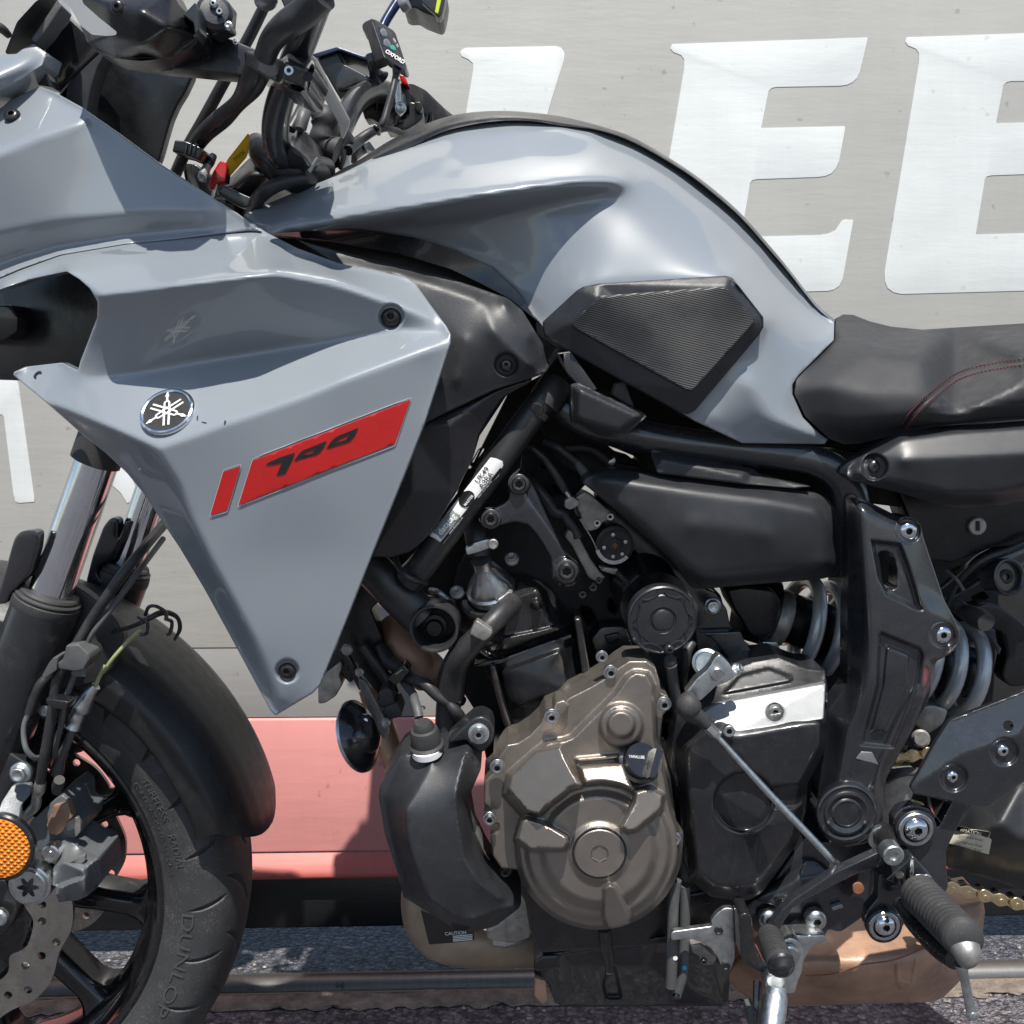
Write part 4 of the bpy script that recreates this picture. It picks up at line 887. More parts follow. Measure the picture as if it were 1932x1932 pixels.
yc = TU('speed_sensor_lead', bike, 'yellow_cable', Q(4, '790,1630,.085 720,1690,.105 640,1780,.112 580,1860,.112') + Q('e', '1180,-20,.115 1110,130,.115 1065,250,.115'), 4.2, 10)
TU('lead_boot', yc, 'zinc', Q('e', '1085,210,.115 1030,270,.115 990,330,.115 950,400,.115 920,460,.115 890,500,.115 870,560,.115 855,620,.115 830,680,.115'), [9, 11, 13, 15, 17, 13, 14, 12, 15], 14, 3)
TU('lead_braid', yc, 'hose_grey', Q('e', '830,670,.115 790,780,.11 740,900,.1 680,1030,.09 640,1180,.08'), [7, 8, 8, 10, 13], 12)
tw = TU('cable_bundle', bike, 'hose', Q(4, '540,1660,.06 620,1640,.085 740,1605,.095 820,1570,.10 900,1530,.095 960,1530,.085 1005,1560,.08 1015,1620,.075 985,1680,.07'), [3.5, 3.5, 4.5, 5, 6, 5, 4, 4, 2.5], 10)
for q in ('820,1540,.10 840,1495,.105 880,1490,.105 930,1520,.1 940,1560,.1', '780,1550,.1 830,1580,.105 830,1640,.1 790,1650,.1', '930,1560,.095 970,1580,.09 960,1640,.085 940,1650,.085'): TU('cable_tie', tw, 'gloss_black', Q(4, q), 3.6, 8)
# ------------------------------------------------------------------ engine and frame
eng = PL('engine', bike, 'dark', Q(0, '860,1080 900,1000 960,960 1060,930 1130,960 1200,1010 1290,1080 1330,1110 1360,1120 1390,1230 1480,1290 1480,1420 1440,1600 1400,1720 1370,1760 1010,1760 960,1650 930,1500 900,1350 850,1270 840,1180'), .055, .14, 8, 10,
   holes=[Q(5, '1690,1180 1712,1200 1752,1288 1715,1280'), Q(5, '1345,1490 1400,1500 1440,1580 1390,1610 1350,1540'), Q(5, '1510,1440 1560,1500 1545,1540 1500,1510')])
# upper frame
TU('frame_rail', bike, 'frame_black', [(1020, 735, .10), (1100, 790, .115), (1230, 828, .125), (1400, 850, .125), (1530, 868, .125), (1590, 905, .125), (1608, 980, .12), (1612, 1080, .115)], [30, 32, 32, 30, 30, 34, 40, 40], 18)
TU('frame_rail', bike, 'frame_black', [(1500, 862, .12), (1600, 872, .11), (1720, 905, .10), (1850, 940, .09), (1990, 960, .09)], 24, 16)
PL('frame_gusset', bike, 'dark', Q(0, '1000,740 1060,660 1090,670 1300,790 1580,845 1600,900 1590,1090 1300,1100 1150,960 1100,900 1060,880 1030,840'), .05, .06, 6, 8,
   holes=[Q(5, '1500,585 1545,600 1640,640 1690,665 1680,690 1640,660 1570,640'), Q(5, '1272,625 1312,628 1316,645 1300,655 1275,645'), Q(5, '1120,690 1150,700 1140,715 1118,705'), Q(5, '1178,800 1230,820 1262,890 1240,910 1195,850')])
ft = TU('frame_tube', bike, 'tube_grey', [(1048, 733, .122), (1016, 767, .126), (930, 884, .129), (848, 996, .129), (800, 1062, .128), (772, 1094, .122)], [27, 27, 27, 27, 27, 29], 28)
TU('frame_tube', bike, 'tube_grey', [(660, 1030, .10), (710, 1080, .110), (750, 1120, .112), (795, 1165, .11)], [33, 36, 38, 38], 28)
TU('tube_cap', ft, 'rubber', [(1026, 762, .125), (1042, 740, .123), (1052, 724, .118)], [29.5, 29.5, 27], 24)
TU('cable_tie', ft, 'gloss_black', [(1008, 772, .126), (1016, 777.5, .127), (1024, 786, .127), (1030, 796, .12)], [4, 4, 4, 4], 8)
LA('cable_tie', ft, 'gloss_black', (1014, 780), .125, [(28, -6), (30, -6), (30, 6), (28, 6)], W(1046, 735, .122) - W(960, 862, .128), 32)
PL('tie_head', ft, 'gloss_black', Q(5, '1075,340 1110,330 1140,360 1130,400 1095,420 1060,380'), .140, .006, 1.5, 2)
TU('weld', ft, 'tube_grey', [(745, 1050, .125), (755, 1075, .140), (772, 1090, .145), (795, 1098, .135), (805, 1098, .12)], 6, 10)
# data sticker on the tube
def sticker():
    a = np.array((938., 873.)); b = np.array((826., 1012.)); d = (b - a) / np.linalg.norm(b - a); nn = np.array((-d[1], d[0])); Ln = np.linalg.norm(b - a)
    # cylinder of the tube: height above the axis
    def S(x, y):
        p0 = np.array((1016., 767.)); p1 = np.array((800., 1062.)); dd = (p1 - p0) / np.linalg.norm(p1 - p0); q = np.array((x, y)) - p0; off = q @ np.array((-dd[1], dd[0])); t = np.clip(off / 27., -1, 1)
        return .129 + 27 * SCL(920, 920, .13) * math.sqrt(max(0, 1 - t * t))
    def R(u0, u1, v0, v1): return [tuple(a + d * (Ln * u) + nn * v) for u, v in ((u0, v0), (u1, v0), (u1, v1), (u0, v1))]
    tp = [tuple(a + d * (Ln * u) + nn * v) for u, v in ((-.05, -6), (-.02, -12), (0.03, -14), (.10, -18), (.2, -16), (1.03, -17), (1.05, 14), (.0, 16), (-.03, 6))]
    st = DEC('data_sticker', ft, 'sticker', tp, S, .0008, 1.5, 5)
    DEC('sticker_panel', st, 'sticker_grey', R(.68, 1.0, -9, 13), S, .0012, 2, 5)
    DEC('sticker_strip', st, 'black_print', R(.02, 1.04, -16.5, -10.5), S, .0012, .5, 5)
    DEC('sticker_disc', st, 'black_print', [tuple(a + d * (Ln * .5 + 17 * math.cos(t)) + nn * (2 + 14 * math.sin(t))) for t in np.linspace(0, 2 * math.pi, 25)[:-1]], S, .0014, 0, 5)
    ang = math.degrees(math.atan2(-(-d[1]), -d[0]))
    def at(u, v): return tuple(a + d * (Ln * u) + nn * v)
    rt = math.degrees(math.atan2(d[1], -d[0]))
    TX('sticker_text', st, 'black_print', 'UK49', at(.2, 7.5), 15, rt, S, .0016); TX('sticker_text', st, 'black_print', 'A3BA', at(.22, -5), 15, rt, S, .0016)
    TX('sticker_text', st, 'white_print', 'datatag', at(.84, 1), 16, rt, S, .0017, bold=True)
    TX('sticker_text', st, 'white_print', 'MASTER', at(.5, -3), 7, rt, S, .0019, bold=True)
    TX('sticker_text', st, 'white_print', 'www.datatag.co.uk', at(.79, -13.5), 5.2, rt, S, .0017); TX('sticker_text', st, 'white_print', '0044 1313 450 700', at(.3, -13.5), 5.2, rt, S, .0017)
    TX('sticker_text', st, 'black_print', 'PROTECTED BY', at(.84, 14), 4.6, rt, S, .0016)
sticker()
LA('tube_boss', bike, 'tube_grey', (819, 1187), .135, [(0, -82), (47, -80), (47, -2), (45.5, 1), (41.5, 1), (39.5, -2), (38.5, -8)], None, 56, sharp=40)
LA('boss_bore', bike, 'dark', (819, 1187), .135, [(38.6, -7), (37, -70), (0, -70)], None, 40)  # bore coloured near-black, the shade inside the cup put into the colour
lb_ = LA('boss_bolt', bike, 'bolt_black', (820, 1184), .105, [(24, -5), (24, 0), (17, 1), (16, 9), (14, 11), (0, 11)], None, 32)
# black brace plate holding the engine
bp_, S_b = HF('engine_brace', bike, 'frame_black', Q('c', '1060,310 1095,300 1118,330 1100,420 1095,520 1150,580 1240,760 1350,1010 1440,1200 1520,1380 1600,1460 1690,1530 1725,1620 1715,1710 1660,1780 1570,1800 1480,1780 1410,1710 1395,1610 1400,1540 1390,1450 1300,1300 1200,1160 1120,1085 1000,1060 900,1075 790,1110 720,1145 640,1130 590,1080 570,1010 590,940 640,905 740,900 830,880 900,830 920,770 900,660 920,570 980,500 1050,450'),
   Q('c', '1060,310,.105 1118,330,.105 600,1000,.128 1000,600,.128 1560,1650,.125 1200,900,.130 900,1000,.128 1725,1620,.125'), .009, 6, 1, 3,
   feat=[('add', ('c', 979, 911, 23), .004, 4), ('add', ('c', 925, 979, 21), .004, 4), ('add', ('c', 1068, 1077, 27), .004, 4)])
for x, y, r in ((979, 913, 12.5), (926, 979, 12.5), (1069, 1077, 14.5)): BO(bp_, x, y, .132, r, 'torx', 'bolt_dark')
# dark rear brace plate
PL('engine_brace', bike, 'frame_black', Q(0, '1120,930 1160,960 1330,1110 1350,1118 1372,1150 1378,1180 1420,1240 1380,1260 1320,1250 1300,1130 1140,990'), .075, .01, 3, 5)
fb = PL('frame_bracket', bike, 'frame_black', Q('i', '560,0 1020,-20 1080,120 1250,330 1150,400 860,260 700,60'), .09, .01, 3, 4)
BO(fb, 1344, 1143, .098, 12, 'flange', 'zinc')
# intake side: cables, throttle body
for nm, mtl, pts, r in (('vacuum_hose', 'hose', 'c|1130,560,.075 1230,680,.085 1330,800,.09 1430,940,.09 1540,980,.09', 12), ('vacuum_hose', 'rubber', 'c|1540,980,.095 1600,1070,.1 1660,1150,.1 1700,1240,.1', [8, 8, 7, 9]),
    ('throttle_cable', 'hose', 'c|1050,140,.09 1180,230,.1 1320,350,.1', 7), ('throttle_cable', 'rubber', 'c|1320,350,.1 1420,490,.1 1500,620,.1 1560,720,.1', [6, 7, 8, 7]),
    ('throttle_cable', 'zinc', 'c|1560,720,.1 1610,790,.1', 5), ('throttle_cable', 'hose', 'c|1330,150,.09 1480,230,.1 1680,390,.1', 8), ('cable_adjuster', 'hose_grey', 'c|1680,390,.1 1740,470,.1 1780,530,.1', [7, 9, 9]),
    ('throttle_wire', 'steel', 'd|170,1030,.098 300,1240,.098 370,1390,.098', 1.3), ('wiring', 'hose', 'd|0,230,.07 300,240,.07 560,420,.07 800,470,.06', 9)):
    k, s = pts.split('|'); TU(nm, bike, mtl, Q(k, s), r, 12)
spr_ = [W(1080 + 26 * t * .45 + 5.5 * math.cos(t * 50), 950 + 40 * t * .6 + 3 * math.cos(t * 50), .098 + 5.5 * .0005 * math.sin(t * 50)) for t in np.linspace(0, 1, 120)]
v, f = sweep(spr_, [.0007] * 120, 6); link('return_spring', mesh('return_spring', v, f), 'bolt_dark', bike)
tb = PL('throttle_body', bike, 'dirty_alu', Q('d', '40,1140 140,1180 300,1480 400,1620 470,1690 380,1750 270,1700 200,1560 80,1330 0,1230'), .07, .05, 3, 4)
pb = PL('throttle_bracket', tb, 'dirty_alu', Q('d', '110,800 230,715 300,760 540,965 560,1030 440,1060 380,1140 290,1170 220,1150 200,1080 150,960'), .092, .006, 2, 4)
for x, y in ((365, 1075), (512, 1003)): BO(pb, 1065.4 + x * .16711, 807.1 + y * .16711, .094, 7, 'cap', 'zinc', 'screw')
PL('throttle_bracket', tb, 'dirty_alu', Q('d', '0,820 80,770 170,830 160,880 60,930 0,900'), .104, .012, 2, 2)
PL('throttle_link', tb, 'dirty_alu', Q('d', '380,1560 520,1580 680,1600 760,1500 770,1560 700,1640 560,1660 420,1620'), .08, .01, 2, 2)
pu = LA('throttle_pulley', tb, 'rubber', (1160, 1028), .088, [(36, -14), (36, 2), (30, 4), (26, 2), (14, 3), (13, 6), (8, 7), (0, 7)], None, 36)
LA('pulley_quadrant', pu, 'steel', (1158, 1028), .090, [(36, 0), (36, 7), (29, 7), (29, 0)], None, 40, a0=195, a1=320)
LA('pulley_nut', pu, 'rust', (1160, 1029), .096, [(6, -3), (6, 4), (0, 4)], None, 4)
for a in (20, 100, 190, 260, 310): LA('pulley_pin', pu, 'steel', (1160 + 21 * math.cos(math.radians(a)), 1029 - 21 * math.sin(math.radians(a))), .090, [(3.5, -4), (3.5, 5), (0, 5.5)], None, 12)
for x, y, r in ((1119, 1108, 7.5), (1099, 1121, 7.5), (1130, 1095, 6)): BO(tb, x, y, .085, r, 'cap', 'bolt_dark')
PL('clip', tb, 'zinc', Q('d', '500,370 570,325 585,390 540,430 490,410'), .08, .01, 2, 3)
# thermostat: cone, hose clip, hoses
th = LA('thermostat_housing', bike, 'satin_alu', (925, 1108), .088, [(46, -16), (47, -2), (42, 2), (40, 12), (26, 32), (18, 46), (17, 62), (19, 70), (0, 70)], (-.22, -.55, .72), 40)
for a in (-58, 0, 58, 110):
    u, w, ax_ = frame((-.22, -.55, .72)); c = W(925, 1108, .088); s = SCL(925, 1108, .088); t = math.radians(a - 70); d = u * math.cos(t) + w * math.sin(t); e = ax_.cross(d)
    vs = [c + (d * r + ax_ * z + e * q) * s for q in (-2.6, 2.6) for r, z in ((16, 10), (45, 3), (22, 50), (16, 50))]; link('rib', mesh('rib', vs, [(0, 1, 2, 3), (7, 6, 5, 4), (0, 1, 5, 4), (1, 2, 6, 5), (2, 3, 7, 6)]), 'satin_alu', th)
PL('hose_clamp', th, 'zinc', Q('c', '420,1360 500,1330 515,1300 640,1262 720,1250 755,1280 745,1330 690,1360 560,1410 440,1440'), .12, .012, 2, 4)
LA('clamp_screw', th, 'dirty_alu', (930, 1026), .128, [(10, -8), (10, 4), (8, 6), (0, 4)], None, 20)
TU('coolant_hose', bike, 'hose', [(905, 1050, .105), (900, 1010, .10), (895, 960, .08), (880, 900, .05)], [22, 24, 24, 24], 18)
TU('coolant_hose', bike, 'hose', Q(5, '960,1470,.10 890,1540,.12 820,1610,.13 740,1690,.13 660,1780,.125 620,1880,.115 610,2000,.11'), [21, 21, 20, 22, 24, 26, 26], 18)
PL('hose_clamp', bike, 'dirty_alu', Q(5, '740,1600 760,1570 850,1630 840,1660 800,1690 720,1650'), .150, .012, 2, 4)
LA('coolant_flange', bike, 'engine_black', (925, 1125), .082, [(56, -18), (58, -2), (54, 3), (44, 4)], (-.22, -.55, .72), 36)
for x, y, r in ((966, 1054, 10), (862, 1117, 10)): BO(eng, x, y, .10, r, 'flange', 'dirty_alu', axis=(-.1, -.8, .5))
TU('wax_hose', bike, 'reflect_grey', Q(5, '500,1400,.09 540,1410,.1 580,1440,.1 620,1470,.09'), 6, 10)
# cylinder head and barrel
head, _ = HF('cylinder_head', bike, 'engine_black', Q(5, '560,1480 640,1440 760,1380 900,1360 1010,1330 1090,1380 1180,1400 1250,1500 1310,1540 1330,1650 1280,1700 900,1800 830,1790 760,1740 700,1650 600,1600'),
   Q(5, '560,1480,.07 760,1380,.085 1010,1330,.085 1180,1400,.075 1310,1540,.075 1330,1650,.085 900,1800,.095 700,1650,.08 950,1450,.105 1150,1560,.105 900,1700,.105 1250,1640,.1 1100,1400,.11 1100,1300,.08'), .08, 6, 1, 5,
   feat=[('add', Q(5, '860,1745 900,1660 1100,1620 1290,1570 1300,1610 1100,1680 930,1750'), .008, 5), ('add', ('c', 1012, 1140, 12), .012, 8)])
HF('cylinder_barrel', bike, 'plastic_smooth', Q(5, '800,1830 900,1780 1290,1650 1350,1700 1400,1932 1430,2050 1300,2100 1060,2140 1000,2200 930,2100 860,1950'),
   Q(5, '800,1830,.08 900,1780,.102 1290,1650,.102 1350,1700,.085 1430,2050,.09 1300,2100,.115 1060,2140,.115 930,2100,.09 860,1950,.08 880,1860,.108 1250,1720,.112 1290,1932,.118 980,2060,.116 900,1960,.10 1100,1880,.118 1330,1850,.10'), .08, 6, 8, 4,
   feat=[('add', Q(5, '880,1850 1240,1720 1270,1800 1285,1925 1230,1985 990,2065 930,2040 895,1950'), .006, 8)])
for q in ('830,1830 860,1820 920,2060 960,2180 920,2180 870,2000', '1310,1560 1350,1560 1400,1850 1410,2000 1370,1980 1330,1700'): PL('barrel_rib', bike, 'engine_black', Q(5, q), .118, .04, 4, 5)
PL('head_gasket', head, 'bolt_dark', Q(5, '745,1815 900,1790 1290,1650 1300,1665 900,1812 760,1832'), .106, .02, 1, 1)
# starter motor area
sm_ = PL('starter_motor', bike, 'bolt_dark', Q(5, '1400,1680 1460,1610 1600,1600 1640,1700 1640,1760 1520,1820 1440,1790'), .085, .05, 4, 8)
PL('starter_terminal', sm_, 'plastic_smooth', Q(5, '1480,1660 1560,1640 1580,1680 1500,1710'), .09, .02, 3, 3)
TU('sleeved_cable', bike, 'hose', Q('i', '480,100,.12 420,200,.125 400,320,.125 370,450,.12 370,620,.11'), [9, 10, 10, 10, 7], 12)
# round black purge-valve cover with its strut
cn = LA('canister', bike, 'plastic_smooth', (1235, 1140), .115, [(0, -120), (62, -118), (64, -80), (62, -20), (66, -10), (66, 0), (0, 2)], (.12, -.9, -.35), 48)
cc = LA('canister_cap', cn, 'cast_black', (1250, 1170), .160, [(66, -26), (68, -6), (66, 0), (63, 2.5), (61, 1), (50, 1), (48, 3), (26, 4), (24, 1.5), (22, 1), (19, 5), (16, 6), (0, 6)], (.05, -.97, -.16), 64, sharp=25)
def caprim():
    u, w, a = frame((.05, -.97, -.16)); c = W(1250, 1170, .160); s = SCL(1250, 1170, .16); lst = []
    for k in range(8):
        t0 = math.radians(45 * k + 8); pts = []
        for t, r in ((0, 57), (.12, 50), (.5, 50), (.62, 57)): pts.append(c + (u * math.cos(t0 + t) * r + w * math.sin(t0 + t) * r + a * 3.4) * s)
        lst.append(sweep(pts, [1.6 * s] * 4, 6))
    join('cap_ridge', cc, 'cast_black', lst, 60)
caprim()
BO(cc, 1263, 1226, .165, 10, 'button', 'bolt_black')
TU('canister_strut', cn, 'hose_grey', Q('i', '225,290,.15 250,500,.14 290,760,.13 330,1020,.12'), [11.5, 11, 11, 12], 16)
LA('strut_band', cn, 'zinc', (1226.9 + 230 * .16711, 1194.6 + 345 * .16711), .149, [(12, -1.5), (13, -1.5), (13, 1.5), (12, 1.5)], W(1270, 1280, .14) - W(1262, 1240, .15), 24)

# --- bronze generator cover
ZR = lambda x, y: (645.7 + x * .33422, 1286.3 + y * .33422)
def zc(x, y, r): c = ZR(x, y); return ('c', c[0], c[1], r * .33422)
arc = [(1445 + 475 * math.cos(t), 930 + 470 * math.sin(t)) for t in np.linspace(.05, 2.85, 30)]
out_ = [ZR(*p) for p in [(845, 520), (880, 430), (930, 355), (990, 345), (1060, 300), (1120, 235), (1150, 165), (1230, 130), (1280, 90), (1400, 30), (1500, -30), (1560, -80), (1620, -118), (1720, -118), (1770, -80), (1792, 0), (1800, 60), (1840, 80), (1850, 140), (1810, 190), (1795, 330), (1850, 520), (1885, 790), (1925, 850), (1925, 900)] + arc + [(985, 1060), (900, 1055), (850, 985), (835, 880), (885, 835), (880, 800), (845, 810), (800, 780), (800, 740), (845, 725), (800, 690), (800, 560)]]
gen, S_g = HF('generator_cover', bike, 'bronze', out_, [(x, y, .166) for x, y in ((800, 1100), (1400, 1100), (800, 1900), (1400, 1900))], .05, 4.5, 0, 4, feat=[
  ('to', zc(1445, 930, 468), .190, 8), ('to', Q(8, '905,640 930,515 1090,375 1150,330 1240,318 1290,300 1400,190 1530,60 1600,-40 1650,-70 1730,-60 1770,20 1778,330 1840,560 1870,760 1850,900 1100,860'), .190, 7),
  ('to', zc(1445, 938, 425), .199, 14), ('to', zc(1448, 945, 350), .2085, 22),
  ('to', Q(8, '925,610 940,525 1085,385 1235,352 1300,490 1362,590 1290,612 1200,680 1110,760 1040,745'), pln((*ZR(925, 560), .196), (*ZR(1300, 480), .232), (*ZR(1100, 740), .226)), 4),
  ('to', Q(8, '1325,470 1590,450 1660,632 1570,590 1460,575 1365,585'), pln((*ZR(1325, 470), .204), (*ZR(1590, 450), .204), (*ZR(1460, 600), .222)), 4),
  ('to', Q(8, '1305,425 1580,400 1590,440 1325,462'), .196, 5),
  ('add', zc(1452, 965, 185), .004, 14),
  ('to', Q(8, '972,895 1005,775 1040,760 1140,790 1275,868 1282,915 1255,955 1060,958'), pln((*ZR(980, 800), .212), (*ZR(1280, 890), .226), (*ZR(1060, 958), .218)), 4),
  ('to', Q(8, '1640,680 1650,612 1740,586 1822,636 1812,722 1662,846 1605,856 1566,818'), pln((*ZR(1580, 830), .227), (*ZR(1740, 586), .212), (*ZR(1815, 700), .214)), 4),
  ('to', Q(8, '1470,1160 1508,1128 1548,1150 1632,1305 1636,1385 1546,1414 1490,1395 1466,1330'), pln((*ZR(1508, 1128), .227), (*ZR(1636, 1385), .214), (*ZR(1480, 1390), .214)), 4),
  ('to', zc(1575, 245, 130), .202, 6), ('add', zc(1575, 240, 85), .008, 6)], post=1.5)
c0 = ZR(1452, 965)
LA('crank_plug', gen, 'bronze', c0, S_g(*c0) - .001, [(50, -2), (49, -6), (48, -6), (47.5, 3), (46, 4.5), (17, 4.5)], None, 64)
LA('plug_seal', gen, 'gloss_black', c0, S_g(*c0) - .001, [(52, .5), (51, 3), (48, 3), (47.5, 0)], None, 64)
def hexsock():
    u, w, a = frame(N); c = W(*c0, S_g(*c0) - .001); s = SCL(*c0, .21); vs = []; n = 6
    for r, z in ((17.1, 4.5), (16.5, 3.5), (15.5, -10)):
        vs += [c + (u * math.cos(math.radians(60 * i + 30)) * r + w * math.sin(math.radians(60 * i + 30)) * r + a * z) * s for i in range(6)]
    link('hex_socket', mesh('hex_socket', vs, [(k * 6 + i, k * 6 + (i + 1) % 6, k * 6 + 6 + (i + 1) % 6, k * 6 + 6 + i) for k in (0, 1) for i in range(6)] + [tuple(range(12, 18))], 20), 'bronze', gen)
hexsock()
for x, y, h, r, m in ((1182, 195, .178, 37, 'steel'), (875, 478, .178, 37, 'steel'), (832, 772, .178, 34, 'steel'), (1816, 125, .178, 36, 'steel'), (1870, 882, .182, 37, 'chrome'), (920, 1068, .15, 30, 'bolt_dark')):
    c = ZR(x, y); BO(gen, c[0], c[1], h, r * .33422 / 1.15, 'socket', m)
for x, y, r in ((1515, 1862, 36), (1466, 1775, 30)): c = (645.7 + x * .33422, 645.7 + y * .33422); BO(gen, c[0], c[1], .165, r * .33422 / 1.15, 'socket', 'steel')
PL('cover_lug', gen, 'bronze', Q(8, '1205,120 1250,105 1285,130 1255,185 1215,195 1190,160'), .176, .03, 3, 4)
# oil filler cap
oc = LA('oil_filler_cap', bike, 'gloss_black', ZR(1680, 450), .200, [(40, -26), (40, -4), (34, -2), (34, 12), (32, 15), (0, 16)], (.28, -.85, .42), 40)
u_, w_, a_ = frame((.28, -.85, .42)); c_ = W(*ZR(1680, 450), .2); s_ = SCL(1207, 1436, .2); lst = []
vs = [c_ + (u_ * x + w_ * y + a_ * z) * s_ for z in (14, 34) for x, y in ((2, -36), (14, -36), (34, 14), (22, 22))]
link('cap_handle', mesh('cap_handle', vs, [(0, 1, 2, 3), (7, 6, 5, 4), (0, 1, 5, 4), (1, 2, 6, 5), (2, 3, 7, 6), (3, 0, 4, 7)]), 'gloss_black', oc)
V, Fc = glyphs('YAMALUBE'); link('cap_text', mesh('cap_text', [c_ + (u_ * (x * 6.5 - 13) + w_ * (y * 8 + 4) + a_ * 16.6) * s_ for x, y in V], Fc), 'white_print', oc)
PL('filler_neck', gen, 'bronze', Q(8, '1600,400 1680,350 1820,440 1800,560 1700,600 1640,560'), .190, .05, 6, 14)

# --- black sprocket cover with aluminium band
c_, e_ = QC(0, '1268,1400,.150 1276,1352,.148 1300,1320,.146 1330,1300,.140 1350,1278,.136 1420,1248,.126 1470,1240,.124 1520,1260,.130 1556,1264,.134;1562,1300,.140 1556,1416,.160 1524,1478,.158 1505,1590,.152 1440,1682,.144 1395,1700,.142 1340,1692,.142 1300,1658,.144 1282,1500,.150 1268,1400,.150;1290,1412,.172 1340,1378,.184 1390,1392,.188 1548,1362,.188;1548,1362,.188 1546,1405,.186 1512,1472,.180 1492,1580,.176 1430,1664,.170 1395,1678,.168 1350,1672,.168 1316,1645,.168 1300,1500,.176 1290,1412,.172;1326,1343,.160 1353,1326,.158 1557,1290,.148;1360,1500,.186 1460,1560,.182')
spc, S_k = HF('sprocket_cover', bike, 'cast_black', Q(0, '1268,1400 1276,1352 1300,1320 1330,1300 1350,1278 1420,1248 1470,1240 1520,1260 1556,1264 1562,1300 1556,1416 1545,1438 1524,1478 1520,1530 1505,1590 1490,1612 1440,1682 1418,1696 1395,1700 1340,1692 1300,1658 1286,1600 1282,1500 1265,1450'), c_, .05, 5.5, 1, 3, creases=e_,
   feat=[('add', ('c', *Q(9, '350,680')[0], 60), -.010, 7), ('add', Q(9, '470,590 700,560 680,690 640,720 510,720'), -.008, 6), ('add', Q(0, '1360,1312 1395,1273 1450,1259 1496,1276 1492,1288'), .004, 4)])
band, S_n = HF('aluminium_band', spc, 'alu', Q(9, '120,172 160,145 210,118 812,8 800,208 790,214 300,287 210,272'), Q(9, '120,172,.166 210,118,.160 812,8,.152 800,210,.184 300,287,.184 210,272,.18'), .02, 6, 0, 3,
   feat=[('add', ('c', *Q(9, '525,170')[0], 17), -.006, 4)])
BO(spc, *Q(9, '525,168')[0], S_n(*Q(9, '525,168')[0]) + .004, 11, 'cap', 'zinc'); BO(spc, *Q(9, '265,275')[0], S_k(*Q(9, '265,275')[0]) + .006, 11, 'cap', 'zinc')
BO(spc, *Q(9, '172,1095')[0], .158, 13, 'cap', 'bolt_black')
PL('cover_recess_rim', spc, 'gloss_black', circ(*Q(9, '350,680')[0], 57, 40), .1735, .006, 2, holes=[circ(*Q(9, '350,680')[0], 52, 40)])
# --- gear linkage
lv = PL('gear_arm', bike, 'zinc', Q('i', '400,680 520,520 640,420 690,350 730,280 780,240 840,290 900,350 950,440 1000,450 930,520 860,560 740,600 660,680 560,770 470,740'), .19, .012, 2.5, 4)
LA('arm_shaft', lv, 'steel', (1353, 1272), .192, [(13, -20), (13, 3), (11, 5), (0, 5)], None, 28)
LA('clamp_ring', lv, 'zinc', (1332, 1250), .165, [(26, -40), (26, 0), (21, 2), (19, -4), (0, -4)], (-.25, -.93, .1), 36)
BO(lv, 1391, 1262, .18, 9, 'flange', 'zinc', axis=(.6, -.6, .4))
rod = TU('linkage_rod', bike, 'zinc', [(1352, 1388, .198), (1450, 1496, .203), (1560, 1612, .208), (1572, 1628, .208)], [5, 7, 7, 4.5], 14, 3)
TU('linkage_boot', rod, 'rubber', Q('i', '430,700,.193 430,800,.2 470,900,.2 560,960,.2 640,1040,.2'), [12, 23, 20, 14, 11], 20, 5)
for a, b, r in (((1335, 1370), (1350, 1385), 11), ((1348, 1383), (1354, 1390), 8), ((1572, 1628), (1596, 1652), 10)): TU('lock_nut', rod, 'zinc', [(*a, .2), (*b, .2)], r, 6, 1)
# --- coolant reservoir guard with filler
c_, e_ = QC(8, '205,645,.156 212,590,.156 250,530,.157 320,425,.158 375,395,.160;520,432,.172 690,390,.176 785,475,.164;708,665,.172 712,760,.174 735,905,.176 800,1040,.176 850,1118,.176 1012,1245,.162;880,1370,.166 740,1408,.168 620,1382,.168 345,1215,.156 325,1120,.156 240,860,.156 205,645,.156;512,448,.184 440,580,.198 360,725,.210 368,860,.211 400,1000,.211 450,1130,.209 500,1240,.206 640,1338,.200 740,1345,.200 960,1262,.182;690,404,.188 770,470,.172;640,640,.211 660,800,.212 690,1000,.210 780,1140,.205 900,1225,.192;640,640,.211 690,404,.188;330,440,.160 235,640,.160 275,870,.160 360,1130,.160;512,448,.184 385,410,.158')
res, S_q = HF('reservoir_guard', bike, 'plastic', Q(8, '205,645 212,590 250,530 320,425 375,395 520,430 560,415 690,388 720,405 785,475 780,500 708,665 712,760 735,905 800,1040 850,1118 940,1190 1012,1245 1000,1278 880,1370 815,1395 740,1408 620,1382 345,1215 325,1120 240,860'), c_, .06, 5.5, 2, 3, creases=e_, sg=1.8)
PL('guard_slot', res, 'dark', Q(8, '612,1362 650,1355 718,1362 718,1400 690,1405 630,1400'), .178, .01, 2, 5)
lug = PL('guard_lug', bike, 'cast_black', Q(8, '590,340 700,240 740,205 790,195 840,220 860,275 850,340 800,400 760,400 700,330 620,345'), .165, .03, 5, 6)
LA('washer', lug, 'zinc', ZR(770, 292), .166, [(20, -2), (20, 3), (17, 4.5), (0, 4.5)], None, 32); BO(lug, *ZR(770, 292), .170, 10, 'socket', 'steel')
PL('guard_shield', bike, 'dirty_alu', Q(8, '700,650 745,760 790,900 820,1000 845,1118 800,1060 740,920'), .150, .01, 2, 3)
TU('shield_edge', bike, 'dirty_alu', Q(8, '240,740,.15 270,900,.15 310,1030,.15 345,1140,.15'), 5, 8)
fl = LA('reservoir_filler', bike, 'rubber', ZR(475, 345), .172, [(30, -20), (33, -10), (33, -4), (28, 0), (28, 22), (25, 30), (20, 32), (19, 40), (15, 46), (0, 46)], (-.12, -.35, .93), 32)
